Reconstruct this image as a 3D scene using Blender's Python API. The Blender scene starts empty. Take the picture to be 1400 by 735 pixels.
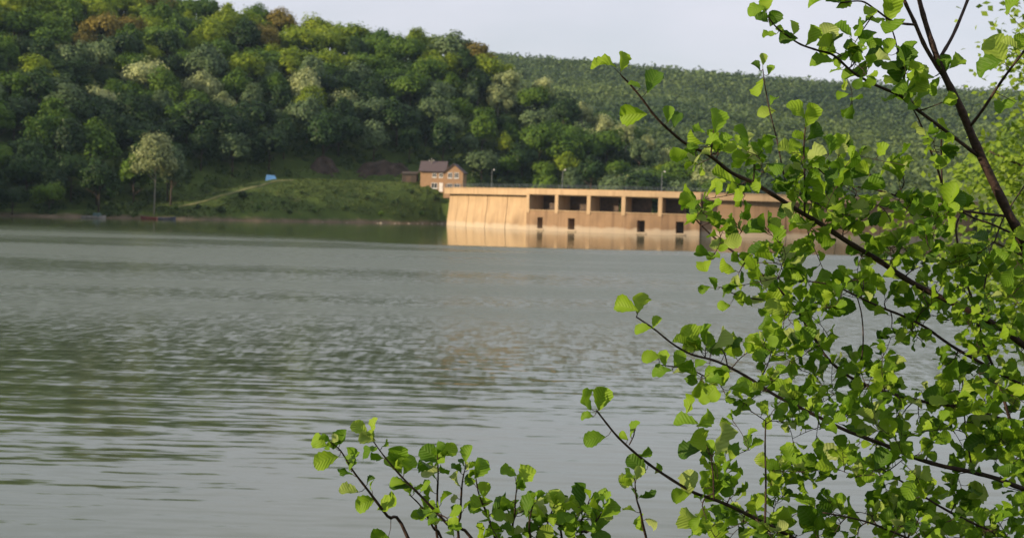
import bpy, math, random
import numpy as np
from mathutils import Vector, Matrix, noise as mnoise

random.seed(7)
rng = np.random.default_rng(11)
scene = bpy.context.scene
COL = scene.collection
R = math.radians

# ------------------------------------------------------------------ camera
CAM = Vector((0, 0, 6.0))
PITCH, ROLL, FPX = R(2.45), R(1.6), 2100.0
Fv = Vector((0, math.cos(PITCH), -math.sin(PITCH)))
R0 = Vector((1, 0, 0)); U0 = Vector((0, math.sin(PITCH), math.cos(PITCH)))
Rv = R0 * math.cos(ROLL) + U0 * math.sin(ROLL)
Uv = -R0 * math.sin(ROLL) + U0 * math.cos(ROLL)
cam_data = bpy.data.cameras.new('camera')
cam = bpy.data.objects.new('camera', cam_data); COL.objects.link(cam)
cam.matrix_world = Matrix(((Rv.x, Uv.x, -Fv.x, CAM.x), (Rv.y, Uv.y, -Fv.y, CAM.y), (Rv.z, Uv.z, -Fv.z, CAM.z), (0, 0, 0, 1)))
cam_data.sensor_width = 36.0
cam_data.lens = FPX * 36 / 1400
cam_data.clip_start = 0.1; cam_data.clip_end = 6000
cam_data.dof.use_dof = True
cam_data.dof.focus_distance = 4.6
cam_data.dof.aperture_fstop = 9.0
scene.camera = cam

# ------------------------------------------------------------------ sky and sun
SUN_EL = R(19)
SUN_H = Vector((-0.89, -0.45, 0)).normalized()
sun_vec = Vector((SUN_H.x * math.cos(SUN_EL), SUN_H.y * math.cos(SUN_EL), math.sin(SUN_EL)))
world = bpy.data.worlds.new('World'); scene.world = world; world.use_nodes = True
wt = world.node_tree; wt.nodes.clear()
def wn(t): return wt.nodes.new(t)
sky = wn('ShaderNodeTexSky'); sky.sky_type = 'NISHITA'; sky.sun_disc = False
sky.sun_elevation = SUN_EL
sky.sun_rotation = math.atan2(SUN_H.x, SUN_H.y)
sky.dust_density = 1.5; sky.air_density = 1.0; sky.altitude = 300
skm = wn('ShaderNodeVectorMath'); skm.operation = 'SCALE'; skm.inputs['Scale'].default_value = 0.09
tc = wn('ShaderNodeTexCoord'); mp = wn('ShaderNodeMapping'); mp.inputs['Scale'].default_value = (1.6, 1.6, 5.5)
mp.inputs['Location'].default_value = (0.3, 1.7, 0.4)
nz = wn('ShaderNodeTexNoise'); nz.inputs['Scale'].default_value = 1.4; nz.inputs['Detail'].default_value = 6; nz.inputs['Roughness'].default_value = 0.55
rmp = wn('ShaderNodeMapRange'); rmp.inputs['From Min'].default_value = 0.32; rmp.inputs['From Max'].default_value = 0.66
rmp.inputs['To Min'].default_value = 0.52; rmp.inputs['To Max'].default_value = 0.95
mx = wn('ShaderNodeMix'); mx.data_type = 'RGBA'; mx.inputs[7].default_value = (0.655, 0.65, 0.72, 1)
bg = wn('ShaderNodeBackground'); bg.inputs['Strength'].default_value = 1.0
wo = wn('ShaderNodeOutputWorld')
L = wt.links.new
L(sky.outputs[0], skm.inputs[0]); L(tc.outputs['Generated'], mp.inputs[0]); L(mp.outputs[0], nz.inputs['Vector'])
L(nz.outputs['Fac'], rmp.inputs['Value']); L(rmp.outputs[0], mx.inputs[0]); L(skm.outputs[0], mx.inputs[6])
L(mx.outputs[2], bg.inputs['Color']); L(bg.outputs[0], wo.inputs[0])

sd = bpy.data.lights.new('sun', 'SUN'); sd.energy = 5.0; sd.angle = R(0.6); sd.color = (1.0, 0.80, 0.56)
so = bpy.data.objects.new('sun', sd); COL.objects.link(so)
so.rotation_euler = (-sun_vec).to_track_quat('-Z', 'Y').to_euler(); so.location = (-60, 20, 80)
scene.view_settings.view_transform = 'Standard'
scene.view_settings.look = 'None'
scene.view_settings.exposure = 0.36
scene.view_settings.gamma = 1.0

# ------------------------------------------------------------------ helpers
def ray(px, py): return Fv + Rv * ((px - 700) / FPX) + Uv * ((367.5 - py) / FPX)
def at(px, py, Y):
    d = ray(px, py); return CAM + d * (Y / d.y)
def pix(P):
    v = Vector(P) - CAM; z = v.dot(Fv)
    return 700 + FPX * v.dot(Rv) / z, 367.5 - FPX * v.dot(Uv) / z
def mesh_np(name, V, F, smooth=False, attr=None, uv=None):
    """V (n,3); F (m,k) array of equal-size faces"""
    V = np.asarray(V, dtype=np.float32); F = np.asarray(F, dtype=np.int32)
    me = bpy.data.meshes.new(name)
    me.vertices.add(len(V)); me.vertices.foreach_set('co', V.ravel())
    k = F.shape[1]
    me.loops.add(F.size); me.loops.foreach_set('vertex_index', F.ravel())
    me.polygons.add(len(F))
    me.polygons.foreach_set('loop_start', np.arange(0, F.size, k, dtype=np.int32))
    me.polygons.foreach_set('loop_total', np.full(len(F), k, dtype=np.int32))
    if smooth: me.polygons.foreach_set('use_smooth', np.ones(len(F), dtype=bool))
    if attr is not None:
        a = me.attributes.new('rnd', 'FLOAT', 'POINT'); a.data.foreach_set('value', np.asarray(attr, dtype=np.float32))
    me.update(calc_edges=True)
    if uv is not None:
        ul = me.uv_layers.new(name='UVMap'); ul.data.foreach_set('uv', np.asarray(uv, dtype=np.float32)[F.ravel()].ravel())
    me.validate()
    return me
class MB:
    """collects polygons of any size into one mesh"""
    def __init__(s): s.v = []; s.f = []
    def poly(s, pts):
        b = len(s.v); s.v += [tuple(p) for p in pts]; s.f.append(tuple(range(b, b + len(pts))))
    def hexa(s, p):                      # 8 points: bottom 0-3 ccw, top 4-7
        b = len(s.v); s.v += [tuple(q) for q in p]
        for f in ((3, 2, 1, 0), (4, 5, 6, 7), (0, 1, 5, 4), (1, 2, 6, 5), (2, 3, 7, 6), (3, 0, 4, 7)):
            s.f.append(tuple(b + i for i in f))
    def box(s, x0, x1, y0, y1, z0, z1, M=None):
        p = [Vector(q) for q in ((x0, y0, z0), (x1, y0, z0), (x1, y1, z0), (x0, y1, z0), (x0, y0, z1), (x1, y0, z1), (x1, y1, z1), (x0, y1, z1))]
        if M is not None: p = [M @ q for q in p]
        s.hexa(p)
    def tube(s, pts, rad, n=8, cap=True):
        pts = [Vector(p) for p in pts]; b = len(s.v); m = len(pts)
        up = Vector((0.13, 0.31, 0.94))
        for i, p in enumerate(pts):
            t = (pts[min(i + 1, m - 1)] - pts[max(i - 1, 0)]).normalized()
            a = t.cross(up)
            if a.length < 1e-3: a = t.cross(Vector((1, 0, 0)))
            a.normalize(); c = t.cross(a)
            r = rad[i] if hasattr(rad, '__len__') else rad
            for j in range(n):
                an = 2 * math.pi * j / n
                s.v.append(tuple(p + a * (r * math.cos(an)) + c * (r * math.sin(an))))
        for i in range(m - 1):
            for j in range(n):
                k = (j + 1) % n
                s.f.append((b + i * n + j, b + i * n + k, b + (i + 1) * n + k, b + (i + 1) * n + j))
        if cap:
            s.f.append(tuple(b + j for j in range(n))[::-1]); s.f.append(tuple(b + (m - 1) * n + j for j in range(n)))
    def lathe(s, prof, c=(0, 0, 0), n=10):
        b = len(s.v)
        for r, z in prof:
            for j in range(n):
                an = 2 * math.pi * j / n; s.v.append((c[0] + r * math.cos(an), c[1] + r * math.sin(an), c[2] + z))
        for i in range(len(prof) - 1):
            for j in range(n):
                k = (j + 1) % n; s.f.append((b + i * n + j, b + i * n + k, b + (i + 1) * n + k, b + (i + 1) * n + j))
        s.f.append(tuple(b + j for j in range(n))[::-1]); s.f.append(tuple(b + (len(prof) - 1) * n + j for j in range(n)))
    def mesh(s, name, smooth=False):
        me = bpy.data.meshes.new(name); me.from_pydata(s.v, [], s.f)
        if smooth: me.polygons.foreach_set('use_smooth', np.ones(len(me.polygons), dtype=bool))
        me.update(); return me
def link(name, me, mat=None, parent=None, loc=None):
    o = bpy.data.objects.new(name, me); COL.objects.link(o)
    if mat is not None and me is not None:
        if len(me.materials) == 0: me.materials.append(mat)
        elif me.materials[0] is not mat:
            o.material_slots[0].link = 'OBJECT'; o.material_slots[0].material = mat
    if parent is not None: o.parent = parent
    if loc is not None: o.location = loc
    return o
def tag(o, label=None, cat=None, group=None, kind=None):
    if label: o['label'] = label
    if cat: o['category'] = cat
    if group: o['group'] = group
    if kind: o['kind'] = kind
    return o
def thing(name, loc, label, cat, group=None, rz=0):
    o = bpy.data.objects.new(name, None); COL.objects.link(o); o.location = loc; o.rotation_euler = (0, 0, rz)
    o.empty_display_size = 0.2
    return tag(o, label, cat, group)
def local(pts, root): return [Vector(p) - Vector(root) for p in pts]
def interp(x, tab, col=1):
    xs = [r[0] for r in tab]; return float(np.interp(x, xs, [r[col] for r in tab]))

def catmull_px(P, n):
    out = []
    for i in range(len(P) - 1):
        a, b, c, d = [np.array(P[max(0, min(len(P) - 1, k))], float) for k in (i - 1, i, i + 1, i + 2)]
        for k in range(n):
            t = k / n; out.append(tuple(0.5 * (2 * b + (c - a) * t + (2 * a - 5 * b + 4 * c - d) * t * t + (3 * b - a - 3 * c + d) * t ** 3)))
    return out + [P[-1]]
# ------------------------------------------------------------------ materials
def newmat(name):
    m = bpy.data.materials.new(name); m.use_nodes = True; nt = m.node_tree; nt.nodes.clear()
    return m, nt, nt.nodes.new, nt.links.new
def ramp(nd, stops):
    e = nd.color_ramp.elements
    while len(e) > 1: e.remove(e[-1])
    e[0].position = stops[0][0]; e[0].color = (*stops[0][1], 1)
    for p, c in stops[1:]:
        k = e.new(p); k.color = (*c, 1)
def noisy(name, stops, scale=1.0, rough=0.8, bump=0.0, mscale=(1, 1, 1), detail=6, spec=0.3, metallic=0.0):
    m, nt, N, K = newmat(name)
    tc = N('ShaderNodeTexCoord'); mp = N('ShaderNodeMapping'); mp.inputs['Scale'].default_value = mscale
    n = N('ShaderNodeTexNoise'); n.inputs['Scale'].default_value = scale; n.inputs['Detail'].default_value = detail; n.inputs['Roughness'].default_value = 0.6
    cr = N('ShaderNodeValToRGB'); ramp(cr, stops)
    b = N('ShaderNodeBsdfPrincipled'); b.inputs['Roughness'].default_value = rough; b.inputs['Specular IOR Level'].default_value = spec
    b.inputs['Metallic'].default_value = metallic
    o = N('ShaderNodeOutputMaterial')
    K(tc.outputs['Object'], mp.inputs[0]); K(mp.outputs[0], n.inputs['Vector']); K(n.outputs['Fac'], cr.inputs[0]); K(cr.outputs[0], b.inputs['Base Color'])
    if bump:
        bp = N('ShaderNodeBump'); bp.inputs['Strength'].default_value = bump; bp.inputs['Distance'].default_value = 0.1
        K(n.outputs['Fac'], bp.inputs['Height']); K(bp.outputs[0], b.inputs['Normal'])
    K(b.outputs[0], o.inputs[0]); return m
def foliage(name, dark, light, trans=0.3, rough=0.55):
    """leaf cards: colour varies by clump attribute and by tree"""
    m, nt, N, K = newmat(name)
    at_ = N('ShaderNodeAttribute'); at_.attribute_name = 'rnd'
    oi = N('ShaderNodeObjectInfo')
    ad = N('ShaderNodeMath'); ad.operation = 'MULTIPLY_ADD'; ad.inputs[1].default_value = 0.62
    mu = N('ShaderNodeMath'); mu.operation = 'MULTIPLY'; mu.inputs[1].default_value = 0.38
    K(oi.outputs['Random'], mu.inputs[0]); K(at_.outputs['Fac'], ad.inputs[0]); K(mu.outputs[0], ad.inputs[2])
    mix = N('ShaderNodeMix'); mix.data_type = 'RGBA'; mix.inputs[6].default_value = (*dark, 1); mix.inputs[7].default_value = (*light, 1)
    K(ad.outputs[0], mix.inputs[0])
    b = N('ShaderNodeBsdfPrincipled'); b.inputs['Roughness'].default_value = rough; b.inputs['Specular IOR Level'].default_value = 0.25
    t = N('ShaderNodeBsdfTranslucent'); ms = N('ShaderNodeMixShader'); ms.inputs[0].default_value = trans
    o = N('ShaderNodeOutputMaterial')
    K(mix.outputs[2], b.inputs['Base Color']); K(mix.outputs[2], t.inputs['Color'])
    K(b.outputs[0], ms.inputs[1]); K(t.outputs[0], ms.inputs[2]); K(ms.outputs[0], o.inputs[0])
    return m
M = {}
M['dark_tree'] = foliage('dark_foliage', (0.010, 0.028, 0.007), (0.042, 0.095, 0.014))  # dark green pushed darker to carry the lower slope's shade
M['mid_tree'] = foliage('mid_foliage', (0.036, 0.098, 0.008), (0.165, 0.270, 0.020), 0.38)
M['bright_tree'] = foliage('bright_foliage', (0.095, 0.180, 0.008), (0.36, 0.44, 0.022), 0.42)  # lightened to carry the sun on the upper crowns
M['pale_tree'] = foliage('blossom_foliage', (0.13, 0.190, 0.065), (0.56, 0.60, 0.27), 0.35)
M['grey_tree'] = foliage('grey_foliage', (0.050, 0.095, 0.036), (0.185, 0.260, 0.100))
M['rust_tree'] = foliage('rust_foliage', (0.115, 0.105, 0.016), (0.34, 0.27, 0.045), 0.4)
M['ash_tree'] = foliage('ash_foliage', (0.085, 0.135, 0.045), (0.36, 0.40, 0.17), 0.35)
M['far_tree'] = foliage('far_foliage', (0.014, 0.046, 0.022), (0.145, 0.205, 0.050))  # cool cast in the leaf colour stands in for distance haze
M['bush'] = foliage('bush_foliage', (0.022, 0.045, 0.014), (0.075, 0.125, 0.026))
M['grass'] = foliage('grass_blades', (0.045, 0.080, 0.016), (0.120, 0.165, 0.035), 0.2)
M['bank_leaf'] = foliage('bank_tree_leaf', (0.10, 0.20, 0.014), (0.32, 0.44, 0.045), 0.42)
M['bark'] = noisy('bark', [(0.3, (0.035, 0.025, 0.018)), (0.7, (0.10, 0.075, 0.055))], 14, 0.9, 0.5, (1, 1, 0.25))
M['twig'] = noisy('twig_bark', [(0.3, (0.018, 0.011, 0.009)), (0.7, (0.062, 0.036, 0.027))], 60, 0.7, 0.3)
M['pale_bark'] = noisy('pale_bark', [(0.3, (0.16, 0.15, 0.12)), (0.7, (0.30, 0.28, 0.23))], 3, 0.9)
def concrete_mat(name, base, dark, streak=0.75):
    m, nt, N, K = newmat(name)
    tc = N('ShaderNodeTexCoord'); o = N('ShaderNodeOutputMaterial')
    def nzz(sc, scale, det=5):
        mp = N('ShaderNodeMapping'); mp.inputs['Scale'].default_value = sc
        n = N('ShaderNodeTexNoise'); n.inputs['Scale'].default_value = scale; n.inputs['Detail'].default_value = det
        K(tc.outputs['Object'], mp.inputs[0]); K(mp.outputs[0], n.inputs['Vector']); return n
    n1 = nzz((1, 1, 1), 0.35); n2 = nzz((1.2, 1.2, 0.07), 0.9, 4); n3 = nzz((1, 1, 1), 6.0, 6)
    c1 = N('ShaderNodeValToRGB'); ramp(c1, [(0.3, tuple(x * 0.80 for x in base)), (0.7, base)]); K(n1.outputs['Fac'], c1.inputs[0])
    c2 = N('ShaderNodeMapRange'); c2.inputs['From Min'].default_value = 0.50; c2.inputs['From Max'].default_value = 0.72; c2.inputs['To Max'].default_value = streak
    K(n2.outputs['Fac'], c2.inputs['Value'])
    mx = N('ShaderNodeMix'); mx.data_type = 'RGBA'; mx.inputs[7].default_value = (*dark, 1)
    K(c2.outputs[0], mx.inputs[0]); K(c1.outputs[0], mx.inputs[6])
    # pale lime band left by the changing water level
    sp = N('ShaderNodeSeparateXYZ'); K(tc.outputs['Object'], sp.inputs[0])
    ad = N('ShaderNodeMath'); ad.operation = 'MULTIPLY_ADD'; ad.inputs[1].default_value = 1.6
    K(n1.outputs['Fac'], ad.inputs[0]); K(sp.outputs['Z'], ad.inputs[2])
    mr = N('ShaderNodeMapRange'); mr.inputs['From Min'].default_value = 5.6; mr.inputs['From Max'].default_value = 6.2; mr.inputs['To Min'].default_value = 0.6; mr.inputs['To Max'].default_value = 0
    K(ad.outputs[0], mr.inputs['Value'])
    m2 = N('ShaderNodeMix'); m2.data_type = 'RGBA'; m2.inputs[7].default_value = (0.50, 0.43, 0.33, 1)
    K(mr.outputs[0], m2.inputs[0]); K(mx.outputs[2], m2.inputs[6])
    mr3 = N('ShaderNodeMapRange'); mr3.inputs['From Min'].default_value = 5.9; mr3.inputs['From Max'].default_value = 8.6; mr3.inputs['To Min'].default_value = 1; mr3.inputs['To Max'].default_value = 0
    nb_ = nzz((1, 1, 0.5), 0.16, 3); K(sp.outputs['Z'], mr3.inputs['Value'])
    st = N('ShaderNodeMapRange'); st.inputs['From Min'].default_value = 0.50; st.inputs['From Max'].default_value = 0.66; st.inputs['To Max'].default_value = 0.8; K(nb_.outputs['Fac'], st.inputs['Value'])
    sm_ = N('ShaderNodeMath'); sm_.operation = 'MULTIPLY'; K(mr3.outputs[0], sm_.inputs[0]); K(st.outputs[0], sm_.inputs[1])
    m3 = N('ShaderNodeMix'); m3.data_type = 'RGBA'; m3.inputs[7].default_value = (*tuple(x * 0.75 for x in dark), 1)
    K(sm_.outputs[0], m3.inputs[0]); K(mx.outputs[2], m3.inputs[6]); K(m3.outputs[2], m2.inputs[6])
    b = N('ShaderNodeBsdfPrincipled'); b.inputs['Roughness'].default_value = 0.85; b.inputs['Specular IOR Level'].default_value = 0.2
    bp = N('ShaderNodeBump'); bp.inputs['Strength'].default_value = 0.35; bp.inputs['Distance'].default_value = 0.05
    K(n3.outputs['Fac'], bp.inputs['Height']); K(bp.outputs[0], b.inputs['Normal'])
    K(m2.outputs[2], b.inputs['Base Color']); K(b.outputs[0], o.inputs[0]); return m
M['concrete'] = concrete_mat('concrete', (0.50, 0.36, 0.215), (0.30, 0.20, 0.115), 0.6)
M['concrete_brown'] = concrete_mat('brown_concrete', (0.315, 0.205, 0.118), (0.16, 0.10, 0.06))  # browner, grimy concrete of the bay block, also used on the right run
M['steel_dark'] = noisy('dark_gate_steel', [(0.3, (0.050, 0.038, 0.028)), (0.7, (0.13, 0.085, 0.058))], 1.5, 0.7)
M['rail'] = noisy('railing_paint', [(0.3, (0.055, 0.070, 0.090)), (0.7, (0.10, 0.12, 0.145))], 5, 0.5)
M['lamp_grey'] = noisy('lamp_pole_paint', [(0.3, (0.16, 0.18, 0.20)), (0.7, (0.24, 0.26, 0.28))], 5, 0.5)
M['lamp_white'] = noisy('lamp_glass', [(0.3, (0.70, 0.70, 0.68)), (0.7, (0.82, 0.82, 0.80))], 5, 0.3)
M['brick'] = noisy('orange_brick', [(0.25, (0.29, 0.175, 0.095)), (0.75, (0.39, 0.25, 0.14))], 2.0, 0.85)
M['roof'] = noisy('brown_roof_tile', [(0.25, (0.062, 0.048, 0.052)), (0.75, (0.115, 0.088, 0.090))], 3.0, 0.8, mscale=(1, 1, 6))
M['white'] = noisy('white_paint', [(0.3, (0.62, 0.62, 0.60)), (0.7, (0.78, 0.78, 0.76))], 4, 0.5)
M['glass'] = noisy('window_glass', [(0.3, (0.02, 0.025, 0.03)), (0.7, (0.05, 0.055, 0.06))], 2, 0.08, spec=0.6)
M['shed'] = noisy('dark_timber', [(0.3, (0.040, 0.032, 0.026)), (0.7, (0.085, 0.066, 0.052))], 3, 0.9, mscale=(4, 4, 0.4))
M['blue'] = noisy('blue_tarpaulin', [(0.3, (0.08, 0.22, 0.46)), (0.7, (0.14, 0.31, 0.56))], 1.5, 0.5)
M['boat_grey'] = noisy('boat_grey_paint', [(0.3, (0.26, 0.24, 0.23)), (0.7, (0.40, 0.37, 0.35))], 2, 0.6)  # all three boat paints darkened for the shade of the shore trees
M['boat_red'] = noisy('boat_red_paint', [(0.3, (0.055, 0.014, 0.014)), (0.7, (0.10, 0.022, 0.024))], 2, 0.6)
M['boat_blue'] = noisy('boat_blue_paint', [(0.3, (0.04, 0.045, 0.08)), (0.7, (0.09, 0.095, 0.14))], 2, 0.6)
M['teal'] = noisy('teal_cover', [(0.3, (0.06, 0.10, 0.10)), (0.7, (0.10, 0.16, 0.15))], 2, 0.7)
M['wood'] = noisy('boat_wood', [(0.3, (0.10, 0.07, 0.045)), (0.7, (0.19, 0.14, 0.09))], 3, 0.8)
M['stone'] = noisy('shore_stone', [(0.3, (0.20, 0.17, 0.13)), (0.7, (0.36, 0.31, 0.24))], 2, 0.9, 0.4)
M['track'] = noisy('dry_track', [(0.3, (0.12, 0.135, 0.04)), (0.7, (0.20, 0.19, 0.08))], 1.2, 0.95)
M['rock'] = noisy('rock_cut', [(0.25, (0.030, 0.022, 0.017)), (0.75, (0.105, 0.075, 0.054))], 0.5, 0.95, 1.0, detail=10)

# ------------------------------------------------------------------ water
def water_mat():
    m, nt, N, K = newmat('lake_water')
    tc = N('ShaderNodeTexCoord'); o = N('ShaderNodeOutputMaterial')
    def slope(scale, sx, k, det=2.0, rot=0.0, sy=1.0):
        mp = N('ShaderNodeMapping'); mp.inputs['Scale'].default_value = (sx, sy, 1); mp.inputs['Rotation'].default_value = (0, 0, rot)
        n = N('ShaderNodeTexNoise'); n.inputs['Scale'].default_value = scale; n.inputs['Detail'].default_value = det
        K(tc.outputs['Object'], mp.inputs[0]); K(mp.outputs[0], n.inputs['Vector'])
        s = N('ShaderNodeVectorMath'); s.operation = 'SUBTRACT'; s.inputs[1].default_value = (0.5, 0.5, 0.5); K(n.outputs['Color'], s.inputs[0])
        q = N('ShaderNodeVectorMath'); q.operation = 'MULTIPLY'; q.inputs[1].default_value = (k * 0.55, k, 0); K(s.outputs[0], q.inputs[0])
        return q
    s1 = slope(2.4, 0.10, 0.11, 2.0, 0.05)     # swell lines running across the lake
    s2 = slope(4.5, 0.40, 0.85, 2.0, -0.12)     # wind ripples
    s3 = slope(5.0, 0.22, 0.10, 2.0, 0.05)
    s4 = slope(4.5, 1.0, 0.42, 2.0, 0.1, 0.12)          # cat's-paws: gusts drawn out towards the camera
    s24 = N('ShaderNodeVectorMath'); s24.operation = 'ADD'; K(s2.outputs[0], s24.inputs[0]); K(s4.outputs[0], s24.inputs[1])
    a = N('ShaderNodeVectorMath'); a.operation = 'ADD'; K(s1.outputs[0], a.inputs[0]); K(s3.outputs[0], a.inputs[1])
    # wind patches: where the breeze touches the water
    mp = N('ShaderNodeMapping'); mp.inputs['Scale'].default_value = (0.30, 1, 1); mp.inputs['Location'].default_value = (3.0, 8.5, 0)
    n = N('ShaderNodeTexNoise'); n.inputs['Scale'].default_value = 0.042; n.inputs['Detail'].default_value = 4
    K(tc.outputs['Object'], mp.inputs[0]); K(mp.outputs[0], n.inputs['Vector'])
    wp = N('ShaderNodeMapRange'); wp.inputs['From Min'].default_value = 0.37; wp.inputs['From Max'].default_value = 0.56; wp.inputs['To Min'].default_value = 0.45; wp.inputs['To Max'].default_value = 1.0
    K(n.outputs['Fac'], wp.inputs['Value'])
    # sheltered belt along the far shore and the dam, and a quieter belt by the near bank
    sp = N('ShaderNodeSeparateXYZ'); K(tc.outputs['Object'], sp.inputs[0])
    e1 = N('ShaderNodeMath'); e1.operation = 'MULTIPLY_ADD'; e1.inputs[1].default_value = 44; K(n.outputs['Fac'], e1.inputs[0]); K(sp.outputs['Y'], e1.inputs[2])
    sh = N('ShaderNodeMapRange'); sh.interpolation_type = 'SMOOTHSTEP'
    sh.inputs['From Min'].default_value = 226; sh.inputs['From Max'].default_value = 246; sh.inputs['To Min'].default_value = 1.0; sh.inputs['To Max'].default_value = 0.03
    xr = N('ShaderNodeMapRange'); xr.inputs['From Min'].default_value = -15; xr.inputs['From Max'].default_value = -70; xr.inputs['To Min'].default_value = 242; xr.inputs['To Max'].default_value = 310
    K(sp.outputs['X'], xr.inputs['Value']); K(xr.outputs[0], sh.inputs['From Max'])
    K(e1.outputs[0], sh.inputs['Value'])
    nb = N('ShaderNodeMapRange'); nb.interpolation_type = 'SMOOTHSTEP'
    nb.inputs['From Min'].default_value = 38; nb.inputs['From Max'].default_value = 95; nb.inputs['To Min'].default_value = 0.012; nb.inputs['To Max'].default_value = 1.0
    K(sp.outputs['Y'], nb.inputs['Value'])
    k1 = N('ShaderNodeMath'); k1.operation = 'MULTIPLY'; K(wp.outputs[0], k1.inputs[0]); K(sh.outputs[0], k1.inputs[1])
    k2 = N('ShaderNodeMath'); k2.operation = 'MULTIPLY'; K(k1.outputs[0], k2.inputs[0]); K(nb.outputs[0], k2.inputs[1])
    f1 = N('ShaderNodeVectorMath'); f1.operation = 'SCALE'; K(a.outputs[0], f1.inputs[0]); K(sh.outputs[0], f1.inputs['Scale'])
    f2 = N('ShaderNodeVectorMath'); f2.operation = 'SCALE'; K(s24.outputs[0], f2.inputs[0]); K(k2.outputs[0], f2.inputs['Scale'])
    sm = N('ShaderNodeVectorMath'); sm.operation = 'ADD'; K(f1.outputs[0], sm.inputs[0]); K(f2.outputs[0], sm.inputs[1])
    up = N('ShaderNodeVectorMath'); up.operation = 'ADD'; up.inputs[1].default_value = (0, 0, 1); K(sm.outputs[0], up.inputs[0])
    no = N('ShaderNodeVectorMath'); no.operation = 'NORMALIZE'; K(up.outputs[0], no.inputs[0])
    b = N('ShaderNodeBsdfPrincipled'); b.inputs['Base Color'].default_value = (0.058, 0.080, 0.034, 1)
    b.inputs['Roughness'].default_value = 0.04; b.inputs['IOR'].default_value = 1.38; b.inputs['Specular IOR Level'].default_value = 0.5
    rg = N('ShaderNodeMath'); rg.operation = 'MULTIPLY_ADD'; rg.inputs[1].default_value = 0.26; rg.inputs[2].default_value = 0.07
    K(k2.outputs[0], rg.inputs[0]); K(rg.outputs[0], b.inputs['Roughness'])
    K(no.outputs[0], b.inputs['Normal']); K(b.outputs[0], o.inputs[0]); return m
wm = MB(); wm.poly([(-900, -300, 0), (700, -300, 0), (700, 470, 0), (-900, 470, 0)])
tag(link('water', wm.mesh('water'), water_mat()), kind='structure')

# ------------------------------------------------------------------ terrain
# theta: shore range, bench start offset, bench width, bench z, ridge range, ridge z
TER = [(-175, 40, 10, 5, 6, 200, 40),
       (-150, 40, 10, 5, 6, 220, 55),
       (-125, 70, 10, 5, 4, 240, 62),
       (-90, 150, 10, 5, 2.0, 320, 84),
       (-60, 220, 10, 5, 2.0, 400, 92),  # this unseen ridge and the next raised to shade the far bank
       (-40, 285, 10, 5, 2.0, 460, 92),
       (-30, 318, 10, 5, 2.0, 500, 86),
       (-18.4, 356, 10, 5, 1.6, 530, 68),
       (-14.4, 362, 10, 8, 1.8, 530, 66),
       (-12, 366, 14, 12, 4.5, 528, 60.5),
       (-10, 371, 18, 15, 8.6, 525, 58.5),
       (-8.8, 375, 20, 17, 10.2, 522, 55.5),
       (-7.3, 380, 20, 17, 10.7, 520, 54.5),
       (-5.4, 388, 20, 17, 10.6, 518, 50.7),
       (-3.8, 396, 16, 18, 10.8, 512, 50.2),
       (-2.7, 403, 6, 28, 10.9, 508, 48.2),
       (-1.6, 398, 12, 24, 9.6, 505, 46.2),
       (-0.8, 396, 20, 20, 4, 500, 41),
       (0.8, 392, 24, 16, 2, 490, 35),
       (2.7, 392, 24, 16, 2, 480, 26),
       (4.9, 392, 24, 12, 2, 470, 19),
       (6.5, 392, 24, 12, 2, 465, 11),
       (9, 394, 24, 12, 2, 460, 4),
       (13, 396, 24, 12, 2, 470, 4),
       (16.2, 398, 6, 14, 8.6, 480, 16),
       (18.4, 380, 12, 12, 8.6, 480, 30),
       (25, 320, 12, 10, 6, 480, 45),
       (35, 210, 12, 10, 5, 400, 45),
       (50, 95, 12, 10, 5, 300, 42),
       (70, 34, 10, 8, 5, 220, 40),
       (90, 14, 8, 8, 5, 180, 38),
       (120, 8, 6, 6, 5, 150, 34),
       (175, 8, 6, 6, 5, 150, 34)]
def hills(x, y, s): return mnoise.noise(Vector((x * s, y * s, 3.7)))
def terrain_z(th, r):
    sh, bo, bw, bz, rr, rz = [interp(th, TER, i) for i in range(1, 7)]
    x = r * math.sin(R(th)); y = r * math.cos(R(th))
    sh += 3.0 * hills(x, y, 0.06) + 1.0 * hills(x, y, 0.25)
    d = r - sh
    if d < 0: return max(d * 0.25, -6)
    if d < bo:
        z = bz * (1 - (1 - d / bo) ** 1.6)
        z += (0.5 * hills(x, y, 0.12) + 0.25 * hills(x, y, 0.4)) * math.sin(math.pi * d / bo)
    elif d < bo + bw: z = bz + 0.12 * hills(x, y, 0.2)
    else:
        d0 = sh + bo + bw; t = (r - d0) / max(rr - d0, 1)
        if t < 1:
            z = bz + (rz - bz) * (t ** 0.82) + 2.2 * hills(x, y, 0.035) * math.sin(math.pi * min(t, 1)) + 0.6 * hills(x, y, 0.15)
        else: z = rz - (r - rr) * 0.10 + 0.6 * hills(x, y, 0.15)
    return z
ths = list(np.arange(-175, -22, 3.0)) + list(np.arange(-22, 20, 0.25)) + list(np.arange(20, 176, 3.0))
rs_off = list(np.linspace(-18, 60, 40)) + list(np.linspace(66, 320, 45))
V = []; 
for th in ths:
    sh = interp(th, TER, 1)
    for d in rs_off:
        r = max(sh + d, 6.0 if abs(th) < 60 else 3.0)
        z = terrain_z(th, r)
        V.append((r * math.sin(R(th)), r * math.cos(R(th)), z))
nr = len(rs_off)
F = [(i * nr + j, i * nr + j + 1, (i + 1) * nr + j + 1, (i + 1) * nr + j) for i in range(len(ths) - 1) for j in range(nr - 1)]
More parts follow.
